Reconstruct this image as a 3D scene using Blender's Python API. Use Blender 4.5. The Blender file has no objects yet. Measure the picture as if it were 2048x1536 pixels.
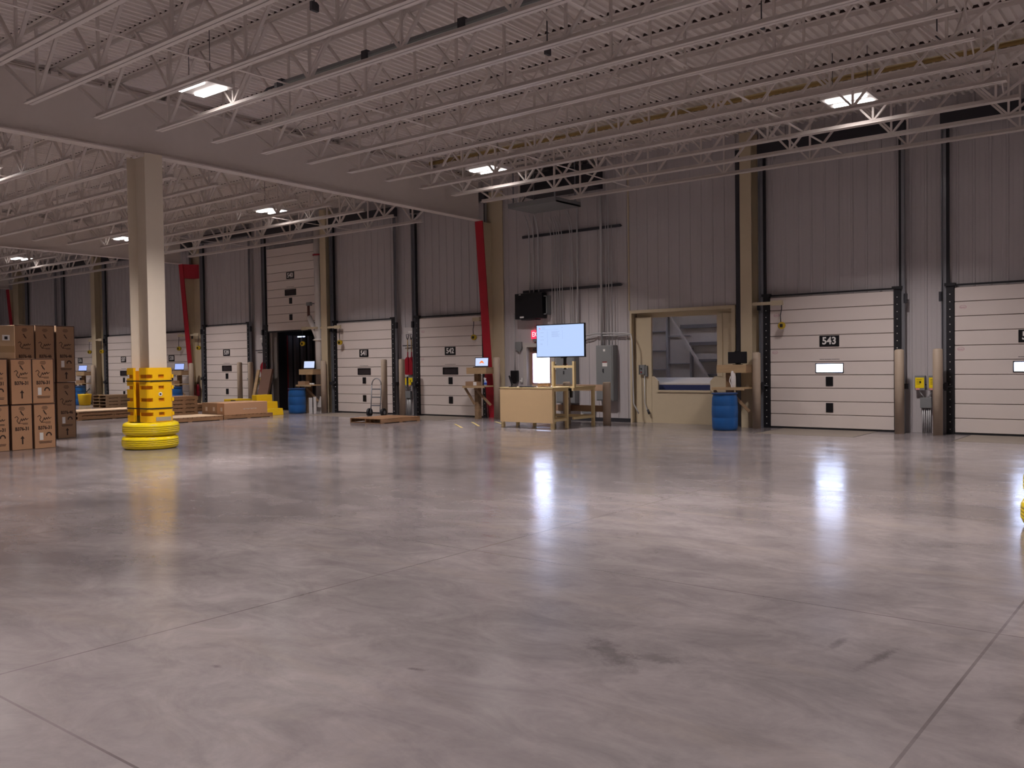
import bpy, bmesh, math, random
from mathutils import Vector, Matrix
random.seed(7)
scene = bpy.context.scene
COL = scene.collection
PI = math.pi

# ------------------------------------------------------------------ materials
def lin(c):
    c /= 255.0
    return c / 12.92 if c <= 0.04045 else ((c + 0.055) / 1.055) ** 2.4
def rgb(r, g, b): return (lin(r), lin(g), lin(b), 1.0)

MATS = {}
def mat(name, col, rough=0.55, metal=0.0, var=0.06, scale=6.0, bump=0.0, emit=None, estr=0.0, spec=0.5):
    if name in MATS: return MATS[name]
    m = bpy.data.materials.new(name); m.use_nodes = True
    nt = m.node_tree; b = nt.nodes['Principled BSDF']
    b.inputs['Roughness'].default_value = rough
    b.inputs['Metallic'].default_value = metal
    b.inputs['Specular IOR Level'].default_value = spec
    tc = nt.nodes.new('ShaderNodeTexCoord')
    nz = nt.nodes.new('ShaderNodeTexNoise'); nz.inputs['Scale'].default_value = scale
    nz.inputs['Detail'].default_value = 5.0
    nt.links.new(tc.outputs['Object'], nz.inputs['Vector'])
    mx = nt.nodes.new('ShaderNodeMix'); mx.data_type = 'RGBA'
    mx.inputs[6].default_value = tuple(c * (1 - var) for c in col[:3]) + (1,)
    mx.inputs[7].default_value = tuple(min(1, c * (1 + var)) for c in col[:3]) + (1,)
    nt.links.new(nz.outputs['Fac'], mx.inputs[0])
    nt.links.new(mx.outputs[2], b.inputs['Base Color'])
    if bump:
        bp = nt.nodes.new('ShaderNodeBump'); bp.inputs['Strength'].default_value = bump
        bp.inputs['Distance'].default_value = 0.01
        nt.links.new(nz.outputs['Fac'], bp.inputs['Height']); nt.links.new(bp.outputs['Normal'], b.inputs['Normal'])
    if emit:
        b.inputs['Emission Color'].default_value = emit
        b.inputs['Emission Strength'].default_value = estr
    MATS[name] = m
    return m

def wood(name, col, dark=0.6, scale=9.0, axis=0):
    if name in MATS: return MATS[name]
    m = mat(name, col, 0.7)
    nt = m.node_tree; b = nt.nodes['Principled BSDF']
    tc = nt.nodes.new('ShaderNodeTexCoord'); mp = nt.nodes.new('ShaderNodeMapping')
    s = [scale * 3] * 3; s[axis] = scale * 0.3
    mp.inputs['Scale'].default_value = s
    nz = nt.nodes.new('ShaderNodeTexNoise'); nz.inputs['Scale'].default_value = 1.0; nz.inputs['Detail'].default_value = 6
    cr = nt.nodes.new('ShaderNodeValToRGB')
    cr.color_ramp.elements[0].position = 0.3; cr.color_ramp.elements[1].position = 0.7
    cr.color_ramp.elements[0].color = tuple(c * dark for c in col[:3]) + (1,)
    cr.color_ramp.elements[1].color = col
    nt.links.new(tc.outputs['Object'], mp.inputs['Vector']); nt.links.new(mp.outputs[0], nz.inputs['Vector'])
    nt.links.new(nz.outputs['Fac'], cr.inputs[0]); nt.links.new(cr.outputs[0], b.inputs['Base Color'])
    return m

def glass_mat():
    if 'clear_glass' in MATS: return MATS['clear_glass']
    m = bpy.data.materials.new('clear_glass'); m.use_nodes = True; nt = m.node_tree; nt.nodes.clear()
    o = nt.nodes.new('ShaderNodeOutputMaterial'); t = nt.nodes.new('ShaderNodeBsdfTransparent')
    g = nt.nodes.new('ShaderNodeBsdfGlossy'); g.inputs['Roughness'].default_value = 0.03
    f = nt.nodes.new('ShaderNodeFresnel'); mx = nt.nodes.new('ShaderNodeMixShader')
    t.inputs[0].default_value = (0.93, 0.96, 1, 1)
    nt.links.new(f.outputs[0], mx.inputs[0]); nt.links.new(t.outputs[0], mx.inputs[1]); nt.links.new(g.outputs[0], mx.inputs[2])
    nt.links.new(mx.outputs[0], o.inputs[0]); MATS['clear_glass'] = m
    return m

def floor_mat():
    m = bpy.data.materials.new('polished_concrete'); m.use_nodes = True
    nt = m.node_tree; N = nt.nodes; L = nt.links; b = N['Principled BSDF']
    tc = N.new('ShaderNodeTexCoord')
    def noise(scale, detail, rough=0.6, mapping=None, dist=0.0):
        n = N.new('ShaderNodeTexNoise'); n.inputs['Scale'].default_value = scale; n.inputs['Detail'].default_value = detail
        n.inputs['Roughness'].default_value = rough; n.inputs['Distortion'].default_value = dist
        if mapping:
            mp = N.new('ShaderNodeMapping'); mp.inputs['Scale'].default_value = mapping[0]; mp.inputs['Rotation'].default_value = mapping[1]
            L.new(tc.outputs['Object'], mp.inputs['Vector']); L.new(mp.outputs[0], n.inputs['Vector'])
        else: L.new(tc.outputs['Object'], n.inputs['Vector'])
        return n
    def ramp(src, p0, p1, c0, c1):
        r = N.new('ShaderNodeValToRGB'); r.color_ramp.elements[0].position = p0; r.color_ramp.elements[1].position = p1
        r.color_ramp.elements[0].color = c0; r.color_ramp.elements[1].color = c1
        L.new(src, r.inputs[0]); return r.outputs[0]
    def mixc(kind, fac, a, bb):
        x = N.new('ShaderNodeMix'); x.data_type = 'RGBA'; x.blend_type = kind
        if isinstance(fac, float): x.inputs[0].default_value = fac
        else: L.new(fac, x.inputs[0])
        for k, v in ((6, a), (7, bb)):
            if isinstance(v, tuple): x.inputs[k].default_value = v
            else: L.new(v, x.inputs[k])
        return x.outputs[2]
    big = noise(0.35, 6, 0.62, dist=0.6)
    med = noise(1.6, 8, 0.7, ((1, 1.7, 1), (0, 0, 0.5)), 0.8)
    fine = noise(16, 6, 0.7)
    c = ramp(big.outputs['Fac'], 0.3, 0.72, FLOOR_DARK, FLOOR_LIGHT)
    c = mixc('MULTIPLY', 0.85, c, ramp(med.outputs['Fac'], 0.32, 0.66, (0.70, 0.695, 0.70, 1), (1.15, 1.14, 1.14, 1)))
    c = mixc('MULTIPLY', 0.5, c, ramp(fine.outputs['Fac'], 0.3, 0.7, (0.88, 0.88, 0.88, 1), (1.06, 1.06, 1.06, 1)))
    # warm worn streaks
    st = noise(0.5, 7, 0.7, ((0.5, 2.2, 1), (0, 0, -0.9)), 1.2)
    c = mixc('MIX', ramp(st.outputs['Fac'], 0.54, 0.7, (0, 0, 0, 1), (0.35, 0.35, 0.35, 1)), c, rgb(146, 134, 126))
    # scuff marks, dark specks
    sc = noise(2.6, 9, 0.8, ((1.0, 4.5, 1), (0, 0, 0.9)), 0.4)
    c = mixc('MULTIPLY', 1.0, c, ramp(sc.outputs['Fac'], 0.285, 0.36, (0.74, 0.72, 0.72, 1), (1, 1, 1, 1)))
    # individual stains and tire scuffs, each with its own shape
    def blob(cx, cy, ang, sx, sy, dark):
        mp = N.new('ShaderNodeMapping'); mp.vector_type = 'TEXTURE'; mp.inputs['Location'].default_value = (cx, cy, 0)
        mp.inputs['Rotation'].default_value = (0, 0, ang); mp.inputs['Scale'].default_value = (sx, sy, 1)
        L.new(tc.outputs['Object'], mp.inputs['Vector'])
        ln = N.new('ShaderNodeVectorMath'); ln.operation = 'LENGTH'; L.new(mp.outputs[0], ln.inputs[0])
        n_ = noise(9.0, 5, 0.75)
        a_ = N.new('ShaderNodeMath'); a_.operation = 'MULTIPLY_ADD'; L.new(n_.outputs['Fac'], a_.inputs[0]); a_.inputs[1].default_value = 2.2; L.new(ln.outputs['Value'], a_.inputs[2])
        return ramp(a_.outputs[0], 1.35 / 3, 2.1 / 3, (dark, dark * 0.97, dark * 0.96, 1), (1, 1, 1, 1)) if False else (a_, dark)
    for cx, cy, ang, sx, sy, dark in STAINS:
        a_, dk = blob(cx, cy, ang, sx, sy, dark)
        mr = N.new('ShaderNodeMapRange'); mr.inputs['From Min'].default_value = 1.35; mr.inputs['From Max'].default_value = 2.0
        mr.inputs['To Min'].default_value = dk; mr.inputs['To Max'].default_value = 1.0
        L.new(a_.outputs[0], mr.inputs['Value'])
        c = mixc('MULTIPLY', 1.0, c, mr.outputs[0])
    # saw-cut joints
    sep = N.new('ShaderNodeSeparateXYZ'); L.new(tc.outputs['Object'], sep.inputs[0])
    def M(op, a, v=None):
        x = N.new('ShaderNodeMath'); x.operation = op
        for k, s in ((0, a), (1, v)):
            if s is None: continue
            if isinstance(s, (int, float)): x.inputs[k].default_value = s
            else: L.new(s, x.inputs[k])
        return x.outputs[0]
    def joint(src, off, per, w):
        d = M('ABSOLUTE', M('SUBTRACT', M('MODULO', M('ADD', src, off + per * 40 + per / 2), per), per / 2))
        return M('LESS_THAN', d, w)
    jx = joint(sep.outputs[0], 1.0, 4.02, 0.008); jy = joint(sep.outputs[1], -1.81, 3.91, 0.007)
    j = M('MAXIMUM', jx, jy)
    jc = noise(1.2, 3)
    jf = M('MULTIPLY', j, M('MULTIPLY', jc.outputs['Fac'], 0.9))
    c = mixc('MIX', jf, c, rgb(62, 54, 53))
    L.new(c, b.inputs['Base Color'])
    rn = noise(0.9, 7, 0.65, ((1, 2, 1), (0, 0, 0.3)), 0.5)
    rr = ramp(rn.outputs['Fac'], 0.3, 0.7, (0.13, 0.13, 0.13, 1), (0.26, 0.26, 0.26, 1))
    L.new(rr, b.inputs['Roughness'])
    b.inputs['Specular IOR Level'].default_value = 0.5
    bp = N.new('ShaderNodeBump'); bp.inputs['Strength'].default_value = 0.02; bp.inputs['Distance'].default_value = 0.02
    L.new(noise(3.0, 4).outputs['Fac'], bp.inputs['Height']); L.new(bp.outputs['Normal'], b.inputs['Normal'])
    return m

STAINS = [(-2.62, 4.12, -0.6, 0.34, 0.13, 0.62), (-2.36, 4.2, 0.2, 0.2, 0.1, 0.66), (-1.42, 4.9, 1.45, 0.34, 0.045, 0.6), (-1.68, 5.0, 1.5, 0.2, 0.04, 0.66), (-0.66, 4.5, 1.5, 0.3, 0.045, 0.6),
          (-3.3, 3.3, 0.3, 0.09, 0.03, 0.5), (-4.2, 2.7, 0.0, 0.05, 0.03, 0.55), (-7.4, 5.2, -0.8, 1.1, 0.4, 0.86), (-9.5, 9.6, 0.5, 1.6, 0.5, 0.85), (-5.0, 10.4, -0.7, 1.6, 0.5, 0.86), (-1.6, 8.2, 0.3, 1.0, 0.35, 0.84)]
FLOOR_DARK = rgb(110, 104, 106); FLOOR_LIGHT = rgb(150, 142, 142)
PAINT = mat('offwhite_steel_paint', rgb(216, 207, 202), 0.5, var=0.04)
DECK = mat('white_roof_deck', rgb(226, 218, 213), 0.55, var=0.04)
WALLM = mat('grey_white_wall_panel', rgb(186, 180, 182), 0.42, var=0.04, scale=1.5)
SHEETM = mat('pale_wall_sheet', rgb(196, 190, 190), 0.45, var=0.03)
DOORM = mat('white_door_panel', rgb(222, 211, 206), 0.42, var=0.03, scale=2)
TAN = mat('tan_paint', rgb(201, 186, 158), 0.5, var=0.04)
COLM = mat('cream_column_paint', rgb(222, 210, 192), 0.5, var=0.03)
POSTM = mat('brown_bollard_sleeve', rgb(176, 158, 140), 0.5, var=0.05)
BLACK = mat('black_rubber', rgb(24, 24, 30), 0.5)
BLACKP = mat('black_plastic', rgb(20, 20, 24), 0.35)
DKGREY = mat('dark_steel', rgb(60, 60, 66), 0.45, 0.3)
GALV = mat('galvanised_steel', rgb(150, 152, 158), 0.38, 0.65, var=0.1)
CONDM = mat('conduit_steel', rgb(190, 190, 192), 0.4, 0.25, var=0.05)
GREYB = mat('grey_enclosure_paint', rgb(128, 130, 132), 0.45)
RED = mat('red_steel_paint', rgb(176, 24, 46), 0.45)
REDD = mat('red_plastic', rgb(150, 20, 40), 0.4)
YEL = mat('yellow_plastic', rgb(255, 196, 16), 0.38, var=0.04)
YELT = mat('yellow_tire_paint', rgb(248, 218, 26), 0.22, var=0.05)
YELS = mat('yellow_step_plastic', rgb(232, 190, 20), 0.45)
YELP = mat('yellow_gas_pipe', rgb(150, 122, 70), 0.7)
BLUE = mat('blue_drum_plastic', rgb(25, 85, 150), 0.4, var=0.06)
BLUED = mat('dark_blue_paint', rgb(45, 55, 100), 0.45)
CARD = mat('cardboard', rgb(190, 146, 112), 0.8, var=0.06, scale=3, bump=0.1)
CARDB = mat('brown_cardboard', rgb(160, 128, 100), 0.8, var=0.06, scale=3, bump=0.1)
INK = mat('black_ink', rgb(60, 42, 36), 0.8)
INKD = mat('dark_print', rgb(34, 26, 26), 0.7)
WHITE = mat('white_label', rgb(235, 232, 230), 0.5)
WHITEP = mat('white_plastic', rgb(225, 220, 218), 0.45)
LUMB = wood('pine_lumber', rgb(190, 160, 122), 0.78, 5, 0)
LUMBY = wood('pine_lumber_dark', rgb(158, 128, 98), 0.65, 5, 1)
PALW = wood('pallet_wood', rgb(170, 128, 92), 0.55, 6, 1)
PLY = wood('plywood_sheet', rgb(206, 178, 146), 0.85, 3, 0)
DESKM = mat('tan_desk_laminate', rgb(224, 194, 150), 0.5, var=0.03)
DESKL = mat('tan_desk_lumber', rgb(220, 198, 150), 0.55, var=0.05)
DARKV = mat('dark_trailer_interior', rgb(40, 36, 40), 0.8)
CURT = mat('grey_trailer_side', rgb(104, 98, 102), 0.6, var=0.15)
SMOKE = mat('dark_window_pane', rgb(60, 54, 56), 0.2)
HOPM = mat("hopper_wall_paint", rgb(206, 196, 186), 0.5)
LEVM = mat('dock_leveler_steel', rgb(128, 118, 108), 0.5, 0.0, var=0.12)
GLASS = glass_mat()
FLUTESHADE = mat('flute_shade_brown', rgb(58, 44, 42), 0.9)  # dark tone painted for the unlit flute gaps over the joists
LAMP = mat('lamp_lens', rgb(255, 250, 245), 0.4, emit=(1.0, 0.93, 0.90, 1), estr=8)
SCREEN = mat('lit_screen', rgb(10, 10, 10), 0.2, emit=(0.60, 0.70, 1.0, 1), estr=1.05)
SCREENB = mat('lit_blue_screen', rgb(10, 10, 10), 0.2, emit=(0.40, 0.50, 0.95, 1), estr=1.0)
SCRLINE = mat('screen_line', rgb(10, 10, 10), 0.2, emit=(0.45, 0.55, 0.85, 1), estr=0.8)
ORANGE = mat('orange_screen_mark', rgb(10, 10, 10), 0.3, emit=(1.0, 0.25, 0.06, 1), estr=1.0)
PINKM = mat('red_screen_mark', rgb(10, 10, 10), 0.3, emit=(1.0, 0.25, 0.4, 1), estr=0.9)
EXITM = mat('exit_red_glow', rgb(150, 0, 10), 0.3, emit=(1.0, 0.03, 0.08, 1), estr=1.6)
EXITL = mat('exit_letter_glow', rgb(255, 200, 200), 0.3, emit=(1.0, 0.35, 0.4, 1), estr=2.0)
DAYGAP = mat('cool_daylight_glow', rgb(200, 210, 255), 0.3, emit=(0.6, 0.7, 1.0, 1), estr=2.5)

# ------------------------------------------------------------------ geometry helpers
class G:
    def __init__(s): s.b = bmesh.new()
    def poly8(s, pts):
        v = [s.b.verts.new(p) for p in pts]
        for f in ((0, 3, 2, 1), (4, 5, 6, 7), (0, 1, 5, 4), (1, 2, 6, 5), (2, 3, 7, 6), (3, 0, 4, 7)):
            s.b.faces.new([v[i] for i in f])
        return s
    def box(s, x0, x1, y0, y1, z0, z1):
        return s.poly8([(x0, y0, z0), (x1, y0, z0), (x1, y1, z0), (x0, y1, z0), (x0, y0, z1), (x1, y0, z1), (x1, y1, z1), (x0, y1, z1)])
    def cyl(s, p, q, r, n=12, r2=None, caps=True):
        p = Vector(p); q = Vector(q); d = (q - p).normalized()
        a = d.orthogonal().normalized(); c = d.cross(a); r2 = r if r2 is None else r2
        A = [s.b.verts.new(p + (a * math.cos(t) + c * math.sin(t)) * r) for t in [2 * PI * i / n for i in range(n)]]
        B = [s.b.verts.new(q + (a * math.cos(t) + c * math.sin(t)) * r2) for t in [2 * PI * i / n for i in range(n)]]
        for i in range(n):
            f = s.b.faces.new([A[i], A[(i + 1) % n], B[(i + 1) % n], B[i]]); f.smooth = n > 6
        if caps: s.b.faces.new(A[::-1]); s.b.faces.new(B)
        return s
    def tube(s, pts, r, n=8):
        pts = [Vector(p) for p in pts]; rings = []
        ref = None
        for i, p in enumerate(pts):
            d = (pts[min(i + 1, len(pts) - 1)] - pts[max(i - 1, 0)]).normalized()
            if ref is None: ref = d.orthogonal().normalized()
            a = (ref - d * ref.dot(d)).normalized(); ref = a; c = d.cross(a)
            rings.append([s.b.verts.new(p + (a * math.cos(2 * PI * k / n) + c * math.sin(2 * PI * k / n)) * r) for k in range(n)])
        for A, B in zip(rings, rings[1:]):
            for k in range(n):
                f = s.b.faces.new([A[k], A[(k + 1) % n], B[(k + 1) % n], B[k]]); f.smooth = True
        s.b.faces.new(rings[0][::-1]); s.b.faces.new(rings[-1])
        return s
    def lathe(s, prof, cx=0, cy=0, n=32, closed=False):
        rings = [[s.b.verts.new((cx + r * math.cos(2 * PI * k / n), cy + r * math.sin(2 * PI * k / n), z)) for k in range(n)] for r, z in prof]
        prs = list(zip(rings, rings[1:])) + ([(rings[-1], rings[0])] if closed else [])
        for A, B in prs:
            for k in range(n):
                f = s.b.faces.new([A[k], A[(k + 1) % n], B[(k + 1) % n], B[k]]); f.smooth = True
        if not closed: s.b.faces.new(rings[0][::-1]); s.b.faces.new(rings[-1])
        return s
    def prism(s, poly, axis, a, b):
        # poly in the two remaining axes (in order), extruded along axis from a to b
        def P(u, v, w):
            return {'x': (w, u, v), 'y': (u, w, v), 'z': (u, v, w)}[axis]
        A = [s.b.verts.new(P(u, v, a)) for u, v in poly]; B = [s.b.verts.new(P(u, v, b)) for u, v in poly]
        n = len(poly)
        for i in range(n): s.b.faces.new([A[i], A[(i + 1) % n], B[(i + 1) % n], B[i]])
        s.b.faces.new(A[::-1]); s.b.faces.new(B)
        return s
    def bar(s, p, q, w, h, up=(0, 0, 1)):
        p = Vector(p); q = Vector(q); d = (q - p).normalized(); u = Vector(up)
        sd = d.cross(u)
        if sd.length < 1e-4: sd = d.cross(Vector((1, 0, 0)))
        sd.normalize(); t = sd.cross(d)
        c = [(-1, -1), (1, -1), (1, 1), (-1, 1)]
        return s.poly8([p + sd * a * w / 2 + t * b * h / 2 for a, b in c] + [q + sd * a * w / 2 + t * b * h / 2 for a, b in c])
    def out(s, name, m, parent=None, loc=None, rot=None, bevel=0.0):
        bmesh.ops.recalc_face_normals(s.b, faces=s.b.faces)
        me = bpy.data.meshes.new(name); s.b.to_mesh(me); s.b.free()
        me.materials.append(m)
        o = bpy.data.objects.new(name, me); COL.objects.link(o)
        if parent: o.parent = parent
        if loc: o.location = loc
        if rot: o.rotation_euler = rot
        if bevel:
            md = o.modifiers.new('edge', 'BEVEL'); md.width = bevel; md.segments = 2; md.limit_method = 'ANGLE'
        return o

def thing(name, label, cat, loc=(0, 0, 0), rz=0.0, group=None, kind=None):
    o = bpy.data.objects.new(name, None); o.empty_display_size = 0.1; COL.objects.link(o)
    o.location = loc; o.rotation_euler = (0, 0, rz)
    o['label'] = label; o['category'] = cat
    if group: o['group'] = group
    if kind: o['kind'] = kind
    return o
def tag(o, label=None, cat=None, group=None, kind=None):
    if label: o['label'] = label
    if cat: o['category'] = cat
    if group: o['group'] = group
    if kind: o['kind'] = kind
    return o
def kids(o): return [c for c in bpy.data.objects if c.parent == o]
def copy_tree(o, parent=None, ch=None):
    c = o.copy(); COL.objects.link(c)
    if parent: c.parent = parent
    for k in kids_of(o): copy_tree(k, c)
    return c
def kids_of(o): return list(o.children)
def text(body, size, m, parent, loc, name='lettering', sx=1.0, rot=(PI / 2, 0, 0), bold=0.0, depth=0.002):
    cu = bpy.data.curves.new(name, 'FONT'); cu.body = body; cu.size = size
    cu.align_x = 'CENTER'; cu.align_y = 'CENTER'; cu.extrude = depth; cu.offset = bold; cu.resolution_u = 3
    t = bpy.data.objects.new(name + '_src', cu); COL.objects.link(t)
    bpy.context.view_layer.update()
    me = bpy.data.meshes.new_from_object(t.evaluated_get(bpy.context.evaluated_depsgraph_get()))
    bpy.data.objects.remove(t); bpy.data.curves.remove(cu)
    me.transform(Matrix.Diagonal((sx, 1, 1, 1)))
    me.name = name; me.materials.clear(); me.materials.append(m)
    o = bpy.data.objects.new(name, me); COL.objects.link(o); o.parent = parent
    o.location = loc; o.rotation_euler = rot
    return o
ORD = ['first', 'second', 'third', 'fourth', 'fifth', 'sixth', 'seventh', 'eighth', 'ninth', 'tenth', 'eleventh',
       'twelfth', 'thirteenth', 'fourteenth', 'fifteenth', 'sixteenth', 'seventeenth', 'eighteenth']

# ------------------------------------------------------------------ camera
Hc, F = 1.6, 1781.13
yaw, pitch, roll = -0.672768, 0.0236732, 0.0140848
f = Vector((math.sin(yaw) * math.cos(pitch), math.cos(yaw) * math.cos(pitch), -math.sin(pitch)))
r = Vector((math.cos(yaw), -math.sin(yaw), 0)); d = f.cross(r)
c_, s_ = math.cos(roll), math.sin(roll)
r2 = r * c_ + d * s_; d2 = r * (-s_) + d * c_
cam = bpy.data.cameras.new('camera'); co = bpy.data.objects.new('camera', cam); COL.objects.link(co)
R = Matrix((r2, -d2, -f)).transposed().to_4x4()
co.matrix_world = Matrix.Translation((0, 0, Hc)) @ R
cam.sensor_width = 36; cam.lens = F / 2048 * 36; cam.clip_end = 200
scene.camera = co

# ------------------------------------------------------------------ shell
YW = 20.2
def zb(y):                       # underside of the joists, the roof falls gently towards the dock wall
    return 5.985 - 0.0115 * y if y > 9.35 else 5.8775 + 0.002 * (y - 9.35)
def zt(y): return zb(y) + 1.21   # underside of the roof deck
X0, X1, YB = -56.0, 16.0, -16.0

G().box(X0, X1, YB, 22.9, -0.2, 0.0).out('floor', floor_mat())['kind'] = 'structure'

# roof deck, real trapezoidal ribs running across the joists
g = G(); pitch_ = 0.152; n = int((X1 - X0) / pitch_); ys = [YB, 9.35, YW + 0.25]
prof = []
for i in range(n):
    x = X0 + i * pitch_
    prof += [(x, 0), (x + 0.045, 0), (x + 0.062, 0.048), (x + 0.135, 0.048)]
prof.append((X0 + n * pitch_, 0))
rows = [[g.b.verts.new((x, y, zt(y) + z)) for x, z in prof] for y in ys]
for A, B in zip(rows, rows[1:]):
    for i in range(len(prof) - 1): g.b.faces.new([A[i], A[i + 1], B[i + 1], B[i]])
rows2 = [[g.b.verts.new((x, y, zt(y) + 0.12)) for x in (X0, X0 + n * pitch_)] for y in ys]
for A, B in zip(rows2, rows2[1:]): g.b.faces.new([A[0], A[1], B[1], B[0]])
o = g.out('ceiling', DECK); o['kind'] = 'structure'

# dock wall: ribbed metal panels built round its openings
holes = [(-27.4, -24.7, 0.0, 2.95), (-15.58, -14.6, 0.0, 2.13), (-12.02, -9.22, 0.0, 2.86), (-7.4, -6.2, 1.15, 1.6), (-3.55, -2.35, 1.15, 1.6)]
TOPW = 7.1
g = G()
def piece(x0, x1, z0, z1):
    g.box(x0, x1, YW, YW + 0.2, z0, z1)
    k = math.ceil((x0 + 0.04) / 0.305)
    while k * 0.305 < x1 - 0.04:
        x = k * 0.305
        g.prism([(x - 0.03, YW), (x - 0.016, YW - 0.018), (x + 0.016, YW - 0.018), (x + 0.03, YW)], 'z', z0, z1)
        for e in (-0.10, 0.10):
            if x0 < x + e - .02 and x + e + .02 < x1:
                g.prism([(x + e - 0.014, YW), (x + e, YW - 0.003), (x + e + 0.014, YW)], 'z', z0, z1)
        k += 1
xs = X0
for hx0, hx1, hz0, hz1 in holes:
    piece(xs, hx0, 0, TOPW)
    piece(hx0, hx1, hz1, TOPW)
    if hz0 > 0: g.box(hx0, hx1, YW, YW + 0.2, 0, hz0)
    xs = hx1
piece(xs, X1, 0, TOPW)
g.out('wall_back', WALLM)['kind'] = 'structure'
G().box(X0 - 0.2, X0, YB, YW + 0.2, 0, 7.3).out('wall_left', WALLM)['kind'] = 'structure'
G().box(X1, X1 + 0.2, YB, YW + 0.2, 0, 7.3).out('wall_right', WALLM)['kind'] = 'structure'
G().box(X0, X1, YB - 0.2, YB, 0, 7.3).out('wall_front', WALLM)['kind'] = 'structure'
G().box(-14.5, -12.1, YW - 0.03, YW, 0.0, 0.1).out('baseboard_back', DKGREY)['kind'] = 'structure'

# ------------------------------------------------------------------ steel columns, girders
FX = [-16.75, -32.35]          # main frame lines
def i_column(name, label, x, y, dx, fw, z1, m, z0=0.0, cat='column'):
    t = thing(name, label, cat, (x, y, z0))
    G().box(dx / 2 - 0.02, dx / 2, -fw / 2, fw / 2, 0, z1).out('flange', m, t)
    G().box(-dx / 2, -dx / 2 + 0.02, -fw / 2, fw / 2, 0, z1).out('flange', m, t)
    G().box(-dx / 2 + 0.02, dx / 2 - 0.02, -0.008, 0.008, 0, z1).out('web', m, t)
    G().box(-dx / 2 - 0.03, dx / 2 + 0.03, -fw / 2 - 0.03, fw / 2 + 0.03, 0, 0.02).out('base_plate', m, t)
    return t
i_column('steel_column', 'cream steel column rising from yellow guard and two yellow tires', -16.75, 9.4, 0.68, 0.37, zb(9.4) - 0.08, COLM)
i_column('steel_column', 'steel column at the right edge of the floor inside yellow tires', -0.93, 9.62, 0.68, 0.37, zb(9.4) - 0.08, COLM)
def wall_column(x, label, w=0.28):
    t = thing('wall_column', label, 'column', (x, 19.98, 0))
    G().box(-w / 2, w / 2, -0.17, -0.15, 0, 6.9).out('flange', TAN, t)
    G().box(-0.01, 0.01, -0.15, 0.17, 0, 6.9).out('web', TAN, t)
    G().box(w / 2 - 0.14, w / 2 + 0.02, 0.16, 0.19, 0, 6.9).out('flange', TAN, t)
    return t
wall_column(-8.73, 'tan wall column between the chute opening and dock door 543')
wall_column(-23.95, 'tan wall column between dock doors 540 and 541', 0.3)
wall_column(-40.0, 'tan wall column between dock doors 536 and 537', 0.36)
wall_column(-48.0, 'tan wall column at far left above the cartons', 0.6)

def frame_column(x, red_knee, label):
    t = thing('tapered_column', label, 'column', (x, 0, 0))
    w = 0.14; zt_ = zb(20) - 0.06
    G().poly8([(-w, 20.02, 0), (w, 20.02, 0), (w, 20.05, 0), (-w, 20.05, 0), (-w, 19.58, zt_), (w, 19.58, zt_), (w, 19.61, zt_), (-w, 19.61, zt_)]).out('inner_flange', RED, t)
    G().poly8([(-.012, 20.05, 0), (.012, 20.05, 0), (.012, 20.17, 0), (-.012, 20.17, 0), (-.012, 19.61, zt_), (.012, 19.61, zt_), (.012, 20.17, zt_), (-.012, 20.17, zt_)]).out('web', TAN, t)
    G().box(-0.22, 0.42, 20.14, 20.178, 0, zt_ + 0.9).out('outer_flange', TAN, t)
    if red_knee:
        G().poly8([(-.05, 19.64, zt_ - 0.55), (.10, 19.64, zt_ - 0.55), (.42, 20.13, zt_ - 0.55), (-.05, 20.13, zt_ - 0.55),
                   (-.05, 19.60, zt_), (.10, 19.60, zt_), (.42, 20.13, zt_), (-.05, 20.13, zt_)]).out('knee_plate', RED, t)
        G().box(-.02, .02, 19.935, 19.94, 2.3, 2.8).out('reflective_strip', WHITE, t, bevel=0)
    return t
frame_column(FX[0], False, 'wall column with red inner flange standing right of dock door 542')
frame_column(FX[1], True, 'wall column with red inner flange and red knee beside dock door 538')
frame_column(-48.4, False, 'tapered wall column hidden behind the carton stacks at left').name = 'tapered_column'

def girder(x, label):
    t = thing('roof_girder', label, 'girder', (x, 0, 0))
    ys = [YB, 9.35, 19.58]
    def band(x0, x1, za, zb_, name):
        g = G()
        R_ = []
        for y in ys:
            R_.append([g.b.verts.new(p) for p in ((x0, y, za(y)), (x1, y, za(y)), (x1, y, zb_(y)), (x0, y, zb_(y)))])
        for A, B in zip(R_, R_[1:]):
            for k in range(4): g.b.faces.new([A[k], A[(k + 1) % 4], B[(k + 1) % 4], B[k]])
        g.b.faces.new(R_[0]); g.b.faces.new(R_[-1][::-1])
        g.out(name, PAINT, t)
    zB = lambda y: zb(y) - 0.06
    zT = lambda y: zt(y) - 0.13
    band(-0.13, 0.13, zB, lambda y: zB(y) + 0.025, 'bottom_flange')
    band(-0.01, 0.01, lambda y: zB(y) + 0.02, lambda y: zT(y) - 0.02, 'web')
    band(-0.13, 0.13, lambda y: zT(y) - 0.025, zT, 'top_flange')
    return t
girder(FX[0], 'deep roof girder over the cream column, running back to the red wall column')
girder(FX[1], 'deep roof girder further left, meeting the red knee of its column')
girder(-0.93, 'deep roof girder beyond the right end of the nearest joists')
girder(-48.2, 'deep roof girder at the far left end of the building')

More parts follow.
